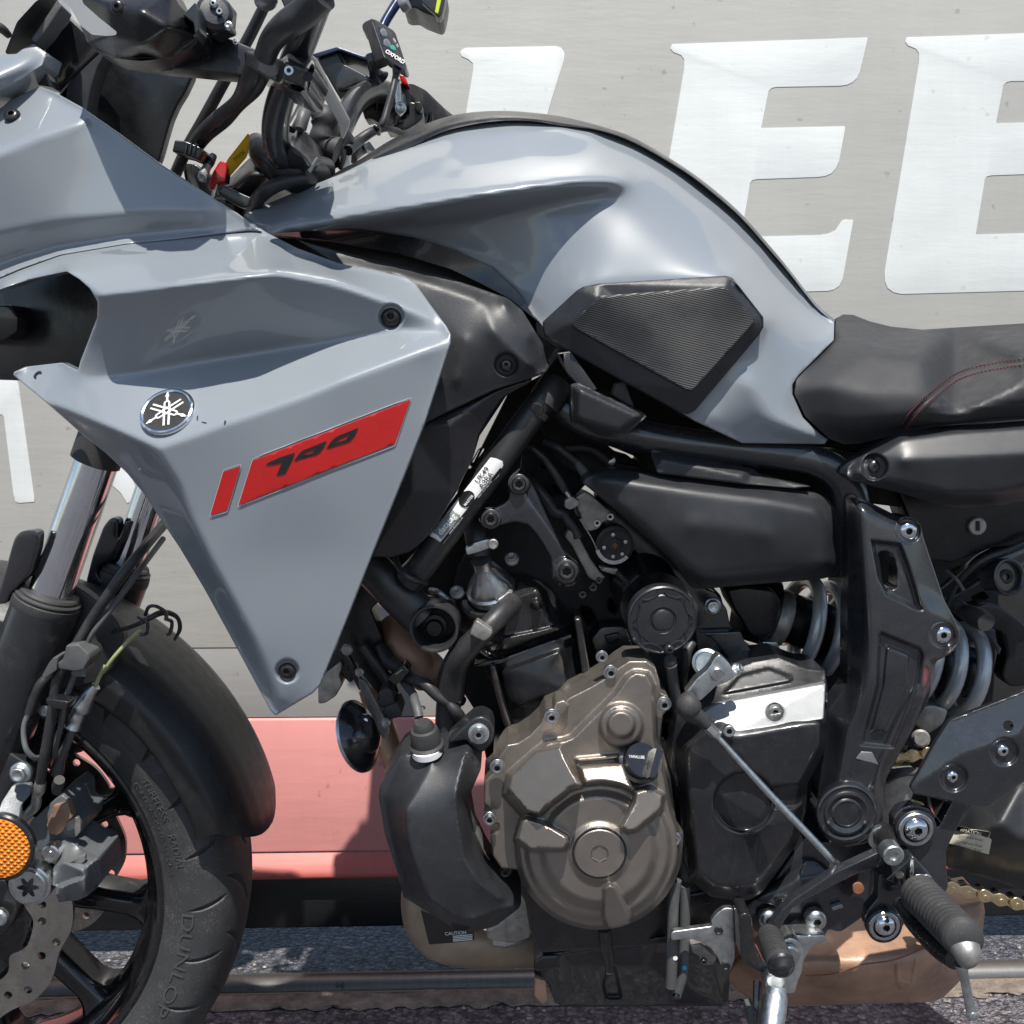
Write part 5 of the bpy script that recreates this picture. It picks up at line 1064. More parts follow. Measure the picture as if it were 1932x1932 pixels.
LA('filler_collar', fl, 'sticker', ZR(478, 385), .174, [(29, -8), (29, 4), (26, 6), (0, 6)], (-.12, -.35, .93), 32)
TU('filler_hose', fl, 'hose_grey', Q('g', '1060,1340,.145 1040,1250,.14 1010,1150,.13 990,1070,.115 920,980,.10 860,900,.08'), [9, 9, 9, 8, 8, 7], 12)
LA('spring_clip', fl, 'zinc', ZR(432, 150), .135, [(11, -1.5), (13, -1.5), (13, 1.5), (11, 1.5)], (-.1, -.1, 1), 24)
# --- horn and its bracket, radiator edge, wiring
hn = LA('horn', bike, 'gloss_black', (685, 1386), .10, [(0, -26), (20, -26), (34, -18), (38, -10), (52, -4), (60, 4), (66, 8), (68, 12), (66, 14), (58, 12), (0, 6)], (-.88, .36, -.30), 48)
LA('horn_ring', hn, 'steel', (685, 1386), .10, [(66, 8), (69, 10), (69, 13), (66, 14.5)], (-.88, .36, -.30), 48)
hb = PL('horn_bracket', bike, 'dirty_alu', Q('g', '385,900 460,940 600,1220 720,1470 705,1560 650,1575 620,1530 480,1230 390,1020 330,780 320,730 370,740'), pln((680, 1270, .085), (720, 1380, .110), (690, 1390, .085)), .006, 1.5, 3)
for x, y, r in ((690, 1400, 42), (390, 830, 38)): BO(hb, 613.4 + x * .16711, 1130 + y * .16711, .118, r * .167, 'flange', 'dirty_alu', axis=(.5, -.7, .2))
BO(hb, 613.4 + 250 * .16711, 1130 + 575 * .16711, .10, 8, 'flange', 'dirty_alu', axis=(.3, -.9, .1))
for x, y in ((452, 1375), (485, 1600)): LA('horn_stud', hn, 'zinc', (613.4 + x * .16711, 1130 + y * .16711), .105, [(4, -8), (5, 3), (0, 4)], (.2, -.95, .1), 10)
PL('radiator_tank', bike, 'dirty_alu', Q('g', '-80,950 20,830 180,700 200,760 160,870 200,960 120,1100 0,1180 -80,1190'), .06, .03, 3, 5)
PL('radiator_shroud', bike, 'plastic_smooth', Q(0, '600,1300 640,1180 690,1060 740,1040 760,1075 740,1110 700,1150 720,1200 730,1280 745,1305 720,1320 680,1270 660,1290 640,1270 620,1310'), .055, .04, 4, 5)
PL('connector', bike, 'rubber', Q('g', '570,1160 620,1130 600,1060 700,1000 760,1040 790,1180 700,1220 610,1230'), .10, .03, 3, 3); PL('connector', bike, 'rubber', Q('g', '640,1270 700,1210 820,1170 870,1280 860,1330 720,1370 660,1340'), .105, .03, 3, 3)
for q, r, m in (('200,560,.08 300,760,.08 420,1000,.075', 8, 'plastic_smooth'), ('420,530,.07 560,720,.07 700,900,.07 770,1060,.08', 11, 'hose'), ('620,540,.06 720,700,.07 850,800,.085 960,890,.10 1130,960,.115 1270,1100,.12 1390,1180,.12', [14, 14, 12, 12, 12, 10, 8], 'hose'), ('1390,1180,.12 1480,1280,.12 1560,1400,.11', [9, 12, 12], 'hose')):
    TU('wiring', bike, m, Q('g', q), r, 12)
PL('cable_clip', bike, 'gloss_black', Q('g', '830,790 890,740 960,820 880,920 790,980 710,910'), .108, .02, 3, 3)
TU('clip_mark', bike, 'yellow_cable', Q('g', '800,850,.11 840,820,.112 875,795,.112'), 1.6, 6)
LA('hose_joint', bike, 'gloss_black', (852, 1312), .10, [(25, -16), (28, -10), (28, -6), (25, -4), (25, 8), (27, 10), (27, 14), (24, 16)], (.02, -.1, 1), 32)
TU('lower_hose', bike, 'hose', [(850, 1290, .10), (846, 1340, .1), (850, 1390, .1), (880, 1440, .09)], [22, 24, 26, 26], 16)
TU('exhaust_header', bike, 'exhaust', [(740, 1180, .02), (770, 1230, .05), (800, 1270, .05), (830, 1250, .04)], [30, 34, 34, 30], 18)
TU('exhaust_header', bike, 'exhaust', [(700, 1300, .0), (730, 1400, .02), (770, 1500, .03), (800, 1640, .03)], 24, 16)
# --- crankcase, sump, pipes
cr = PL('crankcase', bike, 'engine_black', Q(0, '930,1420 960,1400 1250,1380 1290,1500 1440,1640 1440,1700 1400,1770 1370,1775 1020,1800 1000,1760 990,1700 940,1640'), .12, .14, 6, 10)
sp_, S_u = HF('sump', bike, 'cast_black', Q(8, '1080,1480 1100,1390 1280,1380 1500,1400 1640,1380 1840,1330 1932,1340 1960,1400 2150,1380 2190,1620 2180,1800 2150,1830 1250,1835 1200,1810 1160,1700 1085,1670'),
   Q(8, '1080,1480,.085 1280,1380,.1 1640,1380,.1 1932,1340,.1 2190,1620,.07 2150,1830,.06 1250,1835,.07 1160,1700,.08 1200,1520,.105 1800,1440,.118 1840,1470,.11 1300,1600,.1 1700,1600,.1 2100,1600,.09'), .14, 7, 1, 6,
   feat=[('add', zc(1195, 1385, 85), .005, 4), ('add', zc(1195, 1385, 65), -.004, 3), ('add', Q(8, '1460,1700 1500,1600 1550,1600 1590,1800 1480,1800'), -.008, 8), ('add', Q(8, '1100,1545 1150,1530 1430,1480 1840,1425 1840,1455 1500,1500 1160,1560'), .012, 4)])
TU('sump_bolt_boss', sp_, 'engine_black', Q(8, '1480,1400,.125 1490,1500,.125 1505,1570,.122 1510,1640,.118'), [12, 11, 10, 8], 16)
LA('boss_end', sp_, 'bolt_dark', ZR(1508, 1630), .118, [(9, -3), (9, 6), (0, 6)], (0, -.3, -.95), 16)
PL('sump_lug', sp_, 'engine_black', Q(8, '1085,1580 1130,1550 1220,1545 1230,1620 1150,1630 1090,1640'), .115, .04, 4, 4)
PL('drain_tab', sp_, 'exhaust', Q(8, '1090,1670 1150,1690 1160,1800 1130,1825 1085,1780'), .08, .02, 3, 3)
PL('cast_plate', sp_, 'engine_black', Q(9, '10,1210 165,1180 165,1250 10,1285'), .125, .01, 2, 2)
TX('cast_number', sp_, 'bolt_dark', '66X', (1286.3 + 105 * .33422, 1286.3 + 1225 * .33422), 17, 8, .1255, .001, 1.3)
TX('cast_number', sp_, 'bolt_dark', 'LE-', (645.7 + 1780 * .33422, 1286.3 + 1275 * .33422), 15, 6, .125, .001, 1.3)
bh = TU('breather_hose', bike, 'hose_grey', Q(8, '1885,1120,.15 1870,1250,.15 1865,1400,.15 1862,1560,.15 1855,1720,.148'), 10.5, 18)
TU('breather_hose', bike, 'hose_grey', Q(8, '1935,1150,.14 1935,1300,.14 1930,1500,.14 1920,1650,.14 1885,1770,.14'), 10, 18)
for x, y in ((1855, 1724), (1884, 1775)): LA('hose_end', bh, 'dark', ZR(x, y), .148, [(7, -2), (7, 2.6), (0, 2)], W(*ZR(x, y), .15) - W(*ZR(x + 6, y - 100), .15), 16)
LA('hose_mark', bh, 'white_print', ZR(1880, 1560), .155, [(4.5, -1), (4.5, .8), (0, .9)], None, 14); LA('hose_mark', bh, 'blue_mark' if 'blue_mark' in MAT else 'blue_black', ZR(1932, 1614), .145, [(4.5, -1), (4.5, .8), (0, .9)], None, 14)
# catalyst and silencer below
ct = TU('exhaust_collector', bike, 'exhaust_pale', [(790, 1640, .0), (796, 1710, .0), (825, 1755, .0), (890, 1775, .0), (1000, 1775, -.01), (1100, 1770, -.02)], [26, 40, 50, 48, 46, 44], 24)
PL('heat_label', ct, 'black_print', Q(8, '442,1290 560,1340 620,1370 740,1400 745,1460 620,1475 490,1485'), .055, .004, 1, 3)
TX('label_text', ct, 'white_print', 'CAUTION', ZR(640, 1420), 9, 4, .0558)
for k in range(4): PL('label_line', ct, 'white_print', Q(8, f'625,{1436 + k * 9} 735,{1426 + k * 9} 735,{1430 + k * 9} 625,{1440 + k * 9}'), .0558, .0006, .2)
LA('header_clamp', ct, 'zinc', ZR(950, 1400), .05, [(0, -30), (26, -30), (30, -20), (30, 20), (26, 26), (22, 40), (0, 40)], (-.95, -.25, -.1), 28)
PL('oil_cooler', bike, 'dirty_alu', Q(8, '880,1370 960,1300 1000,1270 1020,1160 1060,1200 1080,1400 1060,1450 960,1480 820,1460 810,1400'), .07, .05, 4, 6)
# ------------------------------------------------------------------ pivot plate, foot controls, stand, chain, silencer
PL('rear_dark_sheet', bike, 'dark', Q(0, '1590,1000 2030,980 2030,1560 1900,1560 1640,1500 1560,1420 1590,1300'), -.01, .05, 5, 8,  # added dark core, the shade behind the rear parts built as a sheet
   holes=[Q(6, '1490,1290 1590,1258 1640,1290 1560,1330 1500,1320'), Q(6, '1630,1440 1700,1408 1735,1440 1670,1480'), Q(6, '1515,1520 1590,1580 1560,1610 1530,1560')])
# rear shock: body, adjuster, coil spring
ax0, ax1 = W(1400, 1140, .02), W(1880, 1285, .02); axd = (ax1 - ax0).normalized(); e1 = axd.cross(N).normalized(); e2 = axd.cross(e1)
v, f = sweep([ax0, ax0 + axd * .03, ax0 + axd * .031, ax0 + axd * .25], [.034, .034, .026, .026], 24); sh = link('shock_absorber', mesh('shock_absorber', v, f), 'plastic_smooth', bike)
pts = [ax0 + axd * (.048 + .0245 * t) + (e1 * math.cos(2 * math.pi * t) + e2 * math.sin(2 * math.pi * t)) * .043 for t in np.linspace(0, 8.6, 260)]
v, f = sweep(pts, [.0072] * 260, 14); link('coil_spring', mesh('coil_spring', v, f), 'spring', sh)
LA('adjuster_ring', sh, 'dirty_alu', (1468, 1165), .03, [(44, -14), (50, -12), (54, -4), (56, 2), (54, 12), (44, 14)], axd, 28)
PL('adjuster_tab', sh, 'zinc', Q(6, '450,1690 540,1690 560,1740 520,1760 470,1750'), .06, .02, 3, 4)
PL('shock_shroud', sh, 'plastic_smooth', Q(6, '255,1400 350,1380 520,1400 560,1460 545,1560 530,1640 450,1690 380,1650 330,1560 290,1500'), .06, .05, 5, 8)
# pivot plate
R6 = lambda s: Q(6, s)
piv, S_v = HF('pivot_plate', bike, 'frame_black', Q(0, '1594,938 1600,931 1608,931 1694,974 1708,974 1724,977 1737,990 1742,1013 1781,1130 1803,1172 1811,1192 1808,1215 1794,1233 1768,1247 1760,1262 1757,1300 1750,1325 1690,1435 1672,1470 1669,1500 1668,1545 1655,1575 1630,1592 1598,1598 1566,1590 1546,1566 1540,1535 1543,1490 1552,1430 1560,1340 1597,1290 1600,1080'),
   Q(0, '1594,938,.140 1608,931,.145 1694,974,.150 1724,977,.168 1742,1013,.166 1781,1130,.164 1811,1192,.164 1794,1233,.160 1760,1262,.150 1757,1300,.146 1690,1435,.146 1668,1545,.150 1598,1598,.150 1546,1566,.150 1543,1490,.148 1560,1340,.142 1597,1290,.142 1600,1080,.142'
     ' 1620,950,.170 1690,985,.172 1630,1080,.178 1640,1200,.182 1636,1290,.184 1600,1370,.176 1585,1470,.172 1720,1100,.178 1760,1160,.178 1740,1240,.180 1730,1300,.176 1680,1400,.174 1650,1470,.172 1600,1530,.176'), .02, 4.5, 4, 3,
   holes=[R6('1112,1190 1128,1180 1165,1182 1195,1215 1212,1270 1214,1385 1190,1398 1150,1390 1130,1340')],
   feat=[('add', R6('1060,1110 1240,1130 1290,1260 1370,1520 1330,1520 1150,1430 1100,1330'), -.009, 9), ('add', R6('1105,1640 1130,1630 1350,1720 1370,1760 1350,1932 1200,2300 1000,2280 1090,1932'), -.007, 8), ('add', R6('1150,1705 1290,1760 1285,1932 1160,2200 1060,2200 1130,1932'), .004, 6),
         ('add', ('c', *R6('1275,1065')[0], 26), -.004, 5), ('add', ('c', *R6('1470,1650')[0], 26), -.003, 5), ('to', ('c', *Q(9, '930,740')[0], 60), .182, 6, 2)])
for s in ('1275,1065', '1470,1650'): c = R6(s)[0]; BO(piv, c[0], c[1], S_v(*c), 18 if s[1] == '2' else 17, 'button', 'chrome')
c = Q(9, '930,740')[0]
LA('pivot_cap', piv, 'cast_black', c, .182, [(56, -6), (56, 1), (53, 3), (49, 1), (44, 1), (42, 4), (38, 5), (34, 3), (29, 1), (27, 3), (25, 4), (24, 2), (0, 2)], None, 56, sharp=25)
for a in (-35, 215): LA('cap_pin', piv, 'zinc', (c[0] + 42 * math.cos(math.radians(a)), c[1] - 30 * math.sin(math.radians(a))), .187, [(2.6, -2), (2.6, 2), (0, 2.5)], None, 10)
PL('plate_flat', piv, 'reflect_grey', Q(9, '983,435 1015,395 1075,398 1112,470'), lambda x, y: S_v(x, y) + .0008, .003, 1.2, 2)
# upper right: passenger peg mount, bumper, dark panel
TU('passenger_peg_arm', bike, 'frame_black', R6('1480,1420,.06 1600,1340,.08 1720,1260,.10 1860,1200,.10 2050,1120,.10'), [16, 22, 26, 26, 24], 18)
pm = LA('peg_socket', bike, 'cast_black', R6('1850,1325')[0], .125, [(34, -40), (36, -4), (35, 1), (31, 2), (28, -1), (27, -10), (0, -10)], (.25, -.95, .05), 48)
BO(pm, *R6('1822,1320')[0], .118, 14, 'cap', 'bolt_black')
TU('rubber_bumper', bike, 'rubber', R6('1530,1470,.08 1600,1520,.09 1660,1550,.11 1720,1580,.125'), [14, 15, 20, 18], 18)
TU('wiring', bike, 'hose', R6('1500,1480,.10 1560,1350,.11 1700,1230,.12 1850,1170,.12 2000,1100,.12'), 6, 10)
TU('cable_tie', bike, 'hose_grey', R6('1490,1290,.11 1550,1340,.12 1590,1400,.12'), 4, 8)
PL('hugger_panel', bike, 'plastic_smooth', R6('1640,1500 1720,1470 1800,1490 1900,1560 2050,1700 2050,1932 1860,1950 1810,1900 1840,1760 1820,1640 1700,1600'), .06, .02, 5, 10)
# rear metalwork seen through the gaps
PL('swingarm_boss', bike, 'dirty_alu', Q(9, '1330,150 1420,130 1510,160 1480,240 1400,300 1310,240'), .06, .05, 5, 8)
LA('swingarm_nut', bike, 'dirty_alu', Q(9, '1350,320')[0], .09, [(16, -10), (17, 0), (13, 4), (0, 4)], (-.2, -.95, .1), 20)
PL('swingarm_web', bike, 'dirty_alu', Q(9, '1140,590 1180,510 1330,500 1310,640 1260,760 1200,820 1120,800 1110,700'), .07, .05, 4, 6)
TU('swingarm_beam', bike, 'hose_grey', Q(9, '1150,560,.09 1230,520,.10 1340,505,.10'), 7, 10)
sw, S_w = HF('swingarm', bike, 'plastic', Q(9, '1470,950 1540,800 1640,680 1760,610 1932,560 2100,500 2100,1230 1932,1185 1800,1130 1640,1085 1500,1050'), Q(9, '1470,950,.07 1640,680,.07 1932,560,.09 2100,500,.09 2100,1230,.06 1932,1185,.06 1640,1085,.065 1500,1050,.065 1640,850,.098 1800,800,.112 1932,900,.11 2100,850,.12 1760,960,.095'), .06, 7, 3, 5)
st = DEC('tyre_pressure_label', sw, 'cream', Q(9, '1530,808 1745,848 1733,880 1750,890 1733,975 1505,912'), S_w, .0012, 2, 6)
DEC('label_header', st, 'black_print', Q(9, '1530,810 1742,850 1728,880 1520,835'), S_w, .0016, 1, 6)
def rl(s, x, y, sz, m='black_print'): TX('label_text', st, m, s, Q(9, f'{x},{y}')[0], sz, -11.5, S_w, .0022)
rl('RMATION', 1632, 848, 9, 'cream'); rl('sure should be set', 1632, 882, 6.2); rl('2.25 Kgf/cm2, 33 psi', 1622, 915, 6.2); rl('2.50 Kgf/cm2, 36 psi', 1615, 940, 6.2)
# chain
chain = TU('drive_chain', bike, 'bolt_dark', Q(9, '1440,1140,.075 1525,1165,.075 1710,1210,.075 1890,1255,.075 2060,1295,.075'), 6, 8)
def link_plate(p, q, h, outer):
    d = np.subtract(q, p); ln = np.linalg.norm(d); d = d / ln; nn = np.array((-d[1], d[0])); pts = []
    for t in np.linspace(-.5, .5, 13):
        a = t * math.pi * 1.25; pts.append(np.array(q) + 12.5 * (d * math.cos(a) + nn * math.sin(a)))
    pts.append(np.add(p, q) / 2 + nn * 7)
    for t in np.linspace(.5, 1.5, 13):
        a = math.pi + (t - 1) * math.pi * 1.25; pts.append(np.array(p) + 12.5 * (d * math.cos(a) + nn * math.sin(a)))
    pts.append(np.add(p, q) / 2 - nn * 7)
    o = PL('chain_link', chain, 'gold', [tuple(x) for x in pts], h, .0022, 1.5)
pins = Q(9, '1435,1143 1525,1165 1615,1188 1710,1211 1800,1233 1892,1256 1982,1278 2072,1300'); up = Q(9, '1120,452 1210,438 1300,420 1390,408 1480,398')
for pp in (pins, up):
    for i in range(len(pp) - 1): link_plate(pp[i], pp[i + 1], .092 if i % 2 == 1 else .0885, i % 2); link_plate(pp[i], pp[i + 1], .072 if i % 2 == 1 else .0755, 0)
    for p in pp: LA('chain_pin', chain, 'gold', p, .09, [(5, -12), (5, 4.2), (4, 5), (0, 5)], None, 12); LA('chain_roller', chain, 'bolt_dark', p, .088, [(0, -30), (10, -30), (10, -3), (0, -3)], None, 14)
# heel guard
hg, S_h = HF('heel_guard', bike, 'frame_black', Q(9, '1500,232 1520,214 1932,52 2100,0 2100,430 1932,560 1740,698 1690,706 1312,632 1292,600 1296,585 1435,335'), Q(9, '1500,232,.185 2100,0,.190 2100,430,.19 1690,706,.192 1300,600,.192 1600,400,.198 1900,300,.2'), .004, 8, 1, 2.5,
   feat=[('add', ('c', *Q(9, '1822,395')[0], 29), -.004, 8), ('add', ('c', *Q(9, '1535,540')[0], 29), -.004, 8)], holes=[circ(*Q(9, '1842,250')[0], 9, 14)])
for s in ('1812,388', '1528,535'): c = Q(9, s)[0]; BO(hg, c[0], c[1], S_h(*c) + .001, 11.5, 'button', 'chrome')
# foot-peg bracket
fp = PL('footpeg_bracket', bike, 'frame_black', Q(9, '1195,770 1240,715 1320,695 1400,715 1432,780 1440,830 1470,790 1535,665 1620,690 1560,820 1490,960 1500,1100 1508,1165 1480,1200 1300,1300 1250,1380 1225,1440 1140,1462 1060,1430 1035,1360 1050,1290 1110,1220 1112,1090 1155,1080 1190,1000 1200,900'), .178, .012, 3, 6,
   holes=[Q(9, '1400,650 1530,690 1470,800 1440,760 1420,720')])
for s, r in (('1318,830', 24), ('1140,1374', 21)):
    c = Q(9, s)[0]; LA('peg_mount', fp, 'cast_black', c, .182, [(r * 1.6, -8), (r * 1.6, 4), (r * 1.5, 6), (r * 1.36, 6)], None, 40); LA('washer', fp, 'steel', c, .185, [(r * 1.38, 0), (r * 1.38, 4), (r * 1.3, 6), (r * 1.05, 6), (r * 1.0, 3)], None, 40)
    BO(fp, c[0] + 2, c[1] + 1, .188, r * .92, 'button', 'chrome')
# lower frame block and stand bracket
PL('lower_frame', bike, 'frame_black', Q(9, '380,1260 520,1130 620,980 700,870 780,900 1060,900 1115,980 1115,1100 1060,1240 1045,1320 900,1420 830,1400 815,1440 600,1460 420,1420 330,1310'), .135, .06, 5, 8)
HF('frame_web', bike, 'cast_black', Q(9, '410,1235 700,1000 760,1010 850,1085 700,1185 610,1250 560,1270'), Q(9, '410,1235,.14 700,1000,.14 850,1085,.15 560,1270,.15 650,1120,.15'), .02, 6, 1, 4, feat=[('add', Q(9, '520,1215 610,1205 570,1240 530,1235'), .006, 4)])
for s, r in (('492,1342', 20), ('757,1345', 20.5)): c = Q(9, s)[0]; BO(bike, c[0], c[1], .145, r, 'button', 'steel', 'stand_bolt')
PL('frame_badge', bike, 'reflect_grey', Q(9, '845,1275 905,1255 915,1275 855,1295'), .141, .005, 1.5, 2)
# gear lever
gl = PL('gear_lever', bike, 'frame_black', Q(9, '1118,962 1128,1010 1090,1050 980,1090 780,1190 690,1235 620,1290 580,1350 550,1415 495,1405 520,1360 570,1290 640,1225 850,1085'), pln((1440, 1740, .235), (1660, 1610, .215), (1560, 1690, .222)), .010, 2.5, 4)
LA('lever_pivot', gl, 'zinc', Q(9, '1198,985')[0], .228, [(0, -30), (20, -30), (20, -2), (18, 1), (9, 1), (8, -4), (0, -4)], None, 36)
TU('lever_sleeve', gl, 'bolt_black', Q(9, '1130,860,.175 1160,910,.195 1195,975,.220'), [24, 18, 17], 24, 3)
LA('lever_collar', gl, 'zinc', Q(9, '1120,880')[0], .180, [(24, -6), (24, 2), (20, 4), (0, 4)], (.1, -.9, -.2), 32)
LA('lever_stop', gl, 'rust', Q(9, '997,1165')[0], .222, [(10.5, -4), (10.5, 2), (0, 2.5)], None, 24)
def ribbed(name, par, mat, a, b, r0, r1, k, amp, flat=1., n=24):
    pts = []; rr = []
    for i in range(k * 4 + 1):
        t = i / (k * 4); pts.append(tuple(np.array(a) + (np.array(b) - np.array(a)) * t)); rr.append((r0 + (r1 - r0) * t) * (1 + amp * (-1 if i % 4 < 2 else 0)) * (.9 if t > .97 else 1))
    return TU(name, par, mat, pts, rr, n, 1, straight=True)
gp = ribbed('lever_rubber', gl, 'rubber', (*Q(9, '490,1425')[0], .235), (*Q(9, '562,1600')[0], .300), 22, 27, 9, .10)
LA('lever_tip', gl, 'bolt_dark', Q(9, '566,1600')[0], .302, [(25, -8), (24, -2), (15, 4), (13, 8), (8, 12), (0, 13)], (.05, -.85, -.5), 28)
# foot peg
pg = TU('footpeg', bike, 'bolt_black', Q(9, '1230,1240,.195 1330,1380,.22 1450,1500,.26 1540,1570,.29'), [16, 18, 20, 18], 14)
ribbed('peg_rubber', pg, 'rubber', (*Q(9, '1335,1190')[0], .21), (*Q(9, '1596,1455')[0], .315), 37, 39, 14, .13, n=28)
TU('peg_end', pg, 'dirty_alu', Q(9, '1598,1500,.322 1606,1530,.325 1608,1560,.326 1602,1592,.324'), [27, 26, 22, 12], 24, 3)
TU('peg_feeler', pg, 'zinc', Q(9, '1575,1590,.315 1590,1650,.315 1605,1720,.315 1628,1830,.315 1640,1890,.315'), [13, 9, 8.5, 9, 11], 16)
LA('feeler_ball', pg, 'zinc', Q(9, '1638,1878')[0], .316, [(0, -11), (8, -8), (11, 0), (8, 8), (0, 11)], None, 20)
PL('peg_hinge', pg, 'frame_black', Q(9, '1150,1120 1290,995 1310,985 1430,1120 1420,1150 1320,1150 1260,1165 1230,1150'), .200, .02, 3, 4)
TU('hinge_pin', pg, 'bolt_dark', Q(9, '1230,1090,.205 1240,1130,.2 1200,1150,.19'), 8, 12); TU('hinge_edge', pg, 'chrome', Q(9, '1300,1000,.205 1298,1060,.207 1292,1130,.205'), 4, 8)
v = [W(*Q(9, f'{1330 + 25 * t + 14 * math.cos(t * 25)},{1110 + 20 * math.sin(t * 25)}')[0], .208) for t in np.linspace(0, 2.4, 60)]; v, f = sweep(v, [.0011] * 60, 6); link('hinge_spring', mesh('hinge_spring', v, f), 'zinc', pg)
# side stand
sb = PL('stand_bracket', bike, 'gloss_black', Q(9, '325,1320 360,1305 395,1320 410,1480 430,1560 475,1600 490,1650 440,1640 370,1600 335,1560'), .19, .03, 3, 6)
PL('stand_shelf', sb, 'zinc', Q(9, '590,1440 810,1428 825,1470 735,1495 700,1560 680,1600 640,1500 600,1460'), .165, .02, 3, 6)
ss = PL('side_stand', bike, 'zinc', Q(9, '560,1470 620,1445 665,1465 690,1530 680,1640 655,1700 640,1762 600,1765 470,1735 478,1660 540,1640'), .200, .022, 3, 8)
LA('stand_pivot', ss, 'steel', Q(9, '605,1545')[0], .205, [(20, -6), (20, 3), (17, 5), (0, 5)], None, 36)
TU('stand_leg', ss, 'zinc', [(1466, 1862, .205), (1462, 1890, .21), (1452, 1960, .23), (1430, 2120, .27), (1405, 2330, .33), (1395, 2520, .36)], [17, 23, 23, 22, 22, 22], 22)
TU('stand_spring', ss, 'bolt_dark', [(1430, 1850, .18), (1428, 1900, .19), (1420, 1980, .2)], 9, 12)
PL('stand_bump', ss, 'hose_grey', Q(9, '380,1870 420,1865 420,1940 375,1940'), .2, .02, 2, 2)
sx = PL('stand_switch', bike, 'zinc', Q(9, '-60,1412 175,1380 165,1350 195,1310 240,1278 295,1280 300,1440 298,1570 275,1630 225,1612 205,1560 170,1510 110,1470 50,1452 -60,1462'), .165, .006, 2, 6)
for s in ('208,1405', '248,1605'): c = Q(9, s)[0]; LA('switch_rivet', sx, 'bolt_dark', c, .166, [(9, -2), (9, 2), (6, 2.5), (5, .5), (0, .5)], None, 6)
PL('switch_body', sx, 'dirty_alu', Q(9, '50,1490 110,1480 150,1520 200,1560 180,1600 110,1600 100,1550 60,1530'), .15, .03, 2, 3)
BO(sx, *Q(9, '125,1580')[0], .155, 6, 'cap', 'bolt_dark', 'screw')
# silencer under the engine
sl, S_l = HF('silencer', bike, 'exhaust', Q(9, '230,1660 300,1560 420,1420 640,1395 900,1395 1180,1400 1290,1350 1500,1260 1700,1225 1712,1300 1690,1500 1640,1600 1560,1700 1480,1780 1420,1808 620,1832 470,1825 400,1808 320,1745'),
   Q(9, '230,1660,.0 420,1420,.0 900,1395,.0 1290,1350,.0 1700,1225,-.02 1712,1300,-.02 1640,1600,-.01 1480,1780,-.01 1420,1808,-.02 620,1832,-.02 400,1808,-.02 500,1600,.06 900,1580,.075 1300,1540,.075 1550,1440,.05 600,1740,.045 1000,1740,.055 1380,1700,.055'), .05, 8, 16, 12,
   feat=[('add', Q(9, '1200,1590 1230,1580 1240,1680 1290,1690 1310,1560 1330,1570 1310,1700 1280,1745 1230,1745 1205,1700'), .003, 4)])
TU('silencer_seam', sl, 'rust', [(x, y, S_l(x, y) + .0005) for x, y in cat(Q(9, '700,1660 860,1648 1000,1600 1200,1570 1400,1490'), 6)], 1.0, 6, 1)
# ------------------------------------------------------------------ handlebar, controls, guards, key
hbr = TU('handlebar', bike, 'cast_black', Q(1, '1830,960,.03 1700,930,.07 1590,880,.10 1555,770,.115 1565,640,.13 1605,500,.15 1660,350,.175 1720,190,.20 1790,0,.23 1830,-120,.25'), [24, 25, 26, 26, 26, 26, 27, 28, 29, 30], 26)
hfar = TU('handlebar', bike, 'cast_black', Q('b', '230,1800,-.02 330,1560,-.05 430,1330,-.08 520,1160,-.11 640,1060,-.14 780,1020,-.17 960,1080,-.20 1150,1180,-.23 1380,1290,-.26'), [22, 22, 22, 22, 22, 22, 21, 21, 20], 24)
# risers and top clamp
rs = TU('bar_riser', bike, 'plastic_smooth', Q(1, '1440,800,.06 1500,870,.075 1620,960,.085 1720,1000,.07 1800,1000,.05'), [18, 30, 36, 34, 28], 22)
HF('riser_cap', rs, 'plastic_fine', Q(1, '1575,760 1620,715 1700,720 1770,790 1800,870 1850,930 1830,1000 1770,1010 1700,1000 1620,960 1560,900'), Q(1, '1575,760,.06 1700,720,.05 1800,870,.05 1850,930,.04 1770,1010,.06 1620,960,.10 1560,900,.10 1640,820,.125 1720,880,.12 1760,940,.105'), .06, 5, 2, 4)
PL('stem_cover', bike, 'plastic_smooth', Q(1, '1540,700 1620,690 1760,760 1850,900 1860,1000 1700,1020 1560,940'), -.01, .03, 4, 6)
PL('lever_mount', bike, 'plastic_smooth', Q('b', '600,1200 720,1060 900,1040 1010,940 1130,990 1160,1150 1100,1330 900,1420 820,1400 700,1330 640,1350'), -.20, .03, 4, 6)
PL('clamp_body', bike, 'cast_black', Q('b', '0,1240 60,1190 130,1100 260,1280 340,1420 330,1600 200,1640 100,1560 60,1400'), -.02, .04, 4, 6)
PL('clamp_seam', rs, 'reflect_grey', Q('a', '1600,1600 1690,1470 1700,1490 1620,1620'), .10, .006, 1, 2)
tcm = HF('top_clamp', bike, 'plastic_fine', Q(1, '1222,1095 1235,1050 1300,1000 1400,900 1470,840 1500,850 1560,930 1640,980 1700,1010 1640,1040 1520,1060 1445,1140 1440,1165 1330,1120'), Q(1, '1222,1095,.05 1300,1000,.05 1470,840,.045 1640,980,.06 1700,1010,.05 1445,1140,.06 1330,1120,.06 1400,980,.09 1520,980,.09 1330,1050,.08'), .06, 6, 2, 5)[0]
PL('yoke', bike, 'cast_black', Q(1, '1225,1060 1260,1045 1430,1120 1450,1150 1380,1175 1340,1165 1230,1100'), .085, .05, 3, 4)
LA('stem_nut', bike, 'bolt_dark', Q(1, '1300,1165')[0], .05, [(30, -20), (30, 6), (24, 12), (0, 12)], (.1, -.3, .95), 28)
TU('clutch_hose', bike, 'hose', Q(1, '1720,1005,.09 1600,1030,.10 1500,1080,.10 1440,1150,.08 1400,1230,.05'), [12, 13, 14, 14, 14], 16)
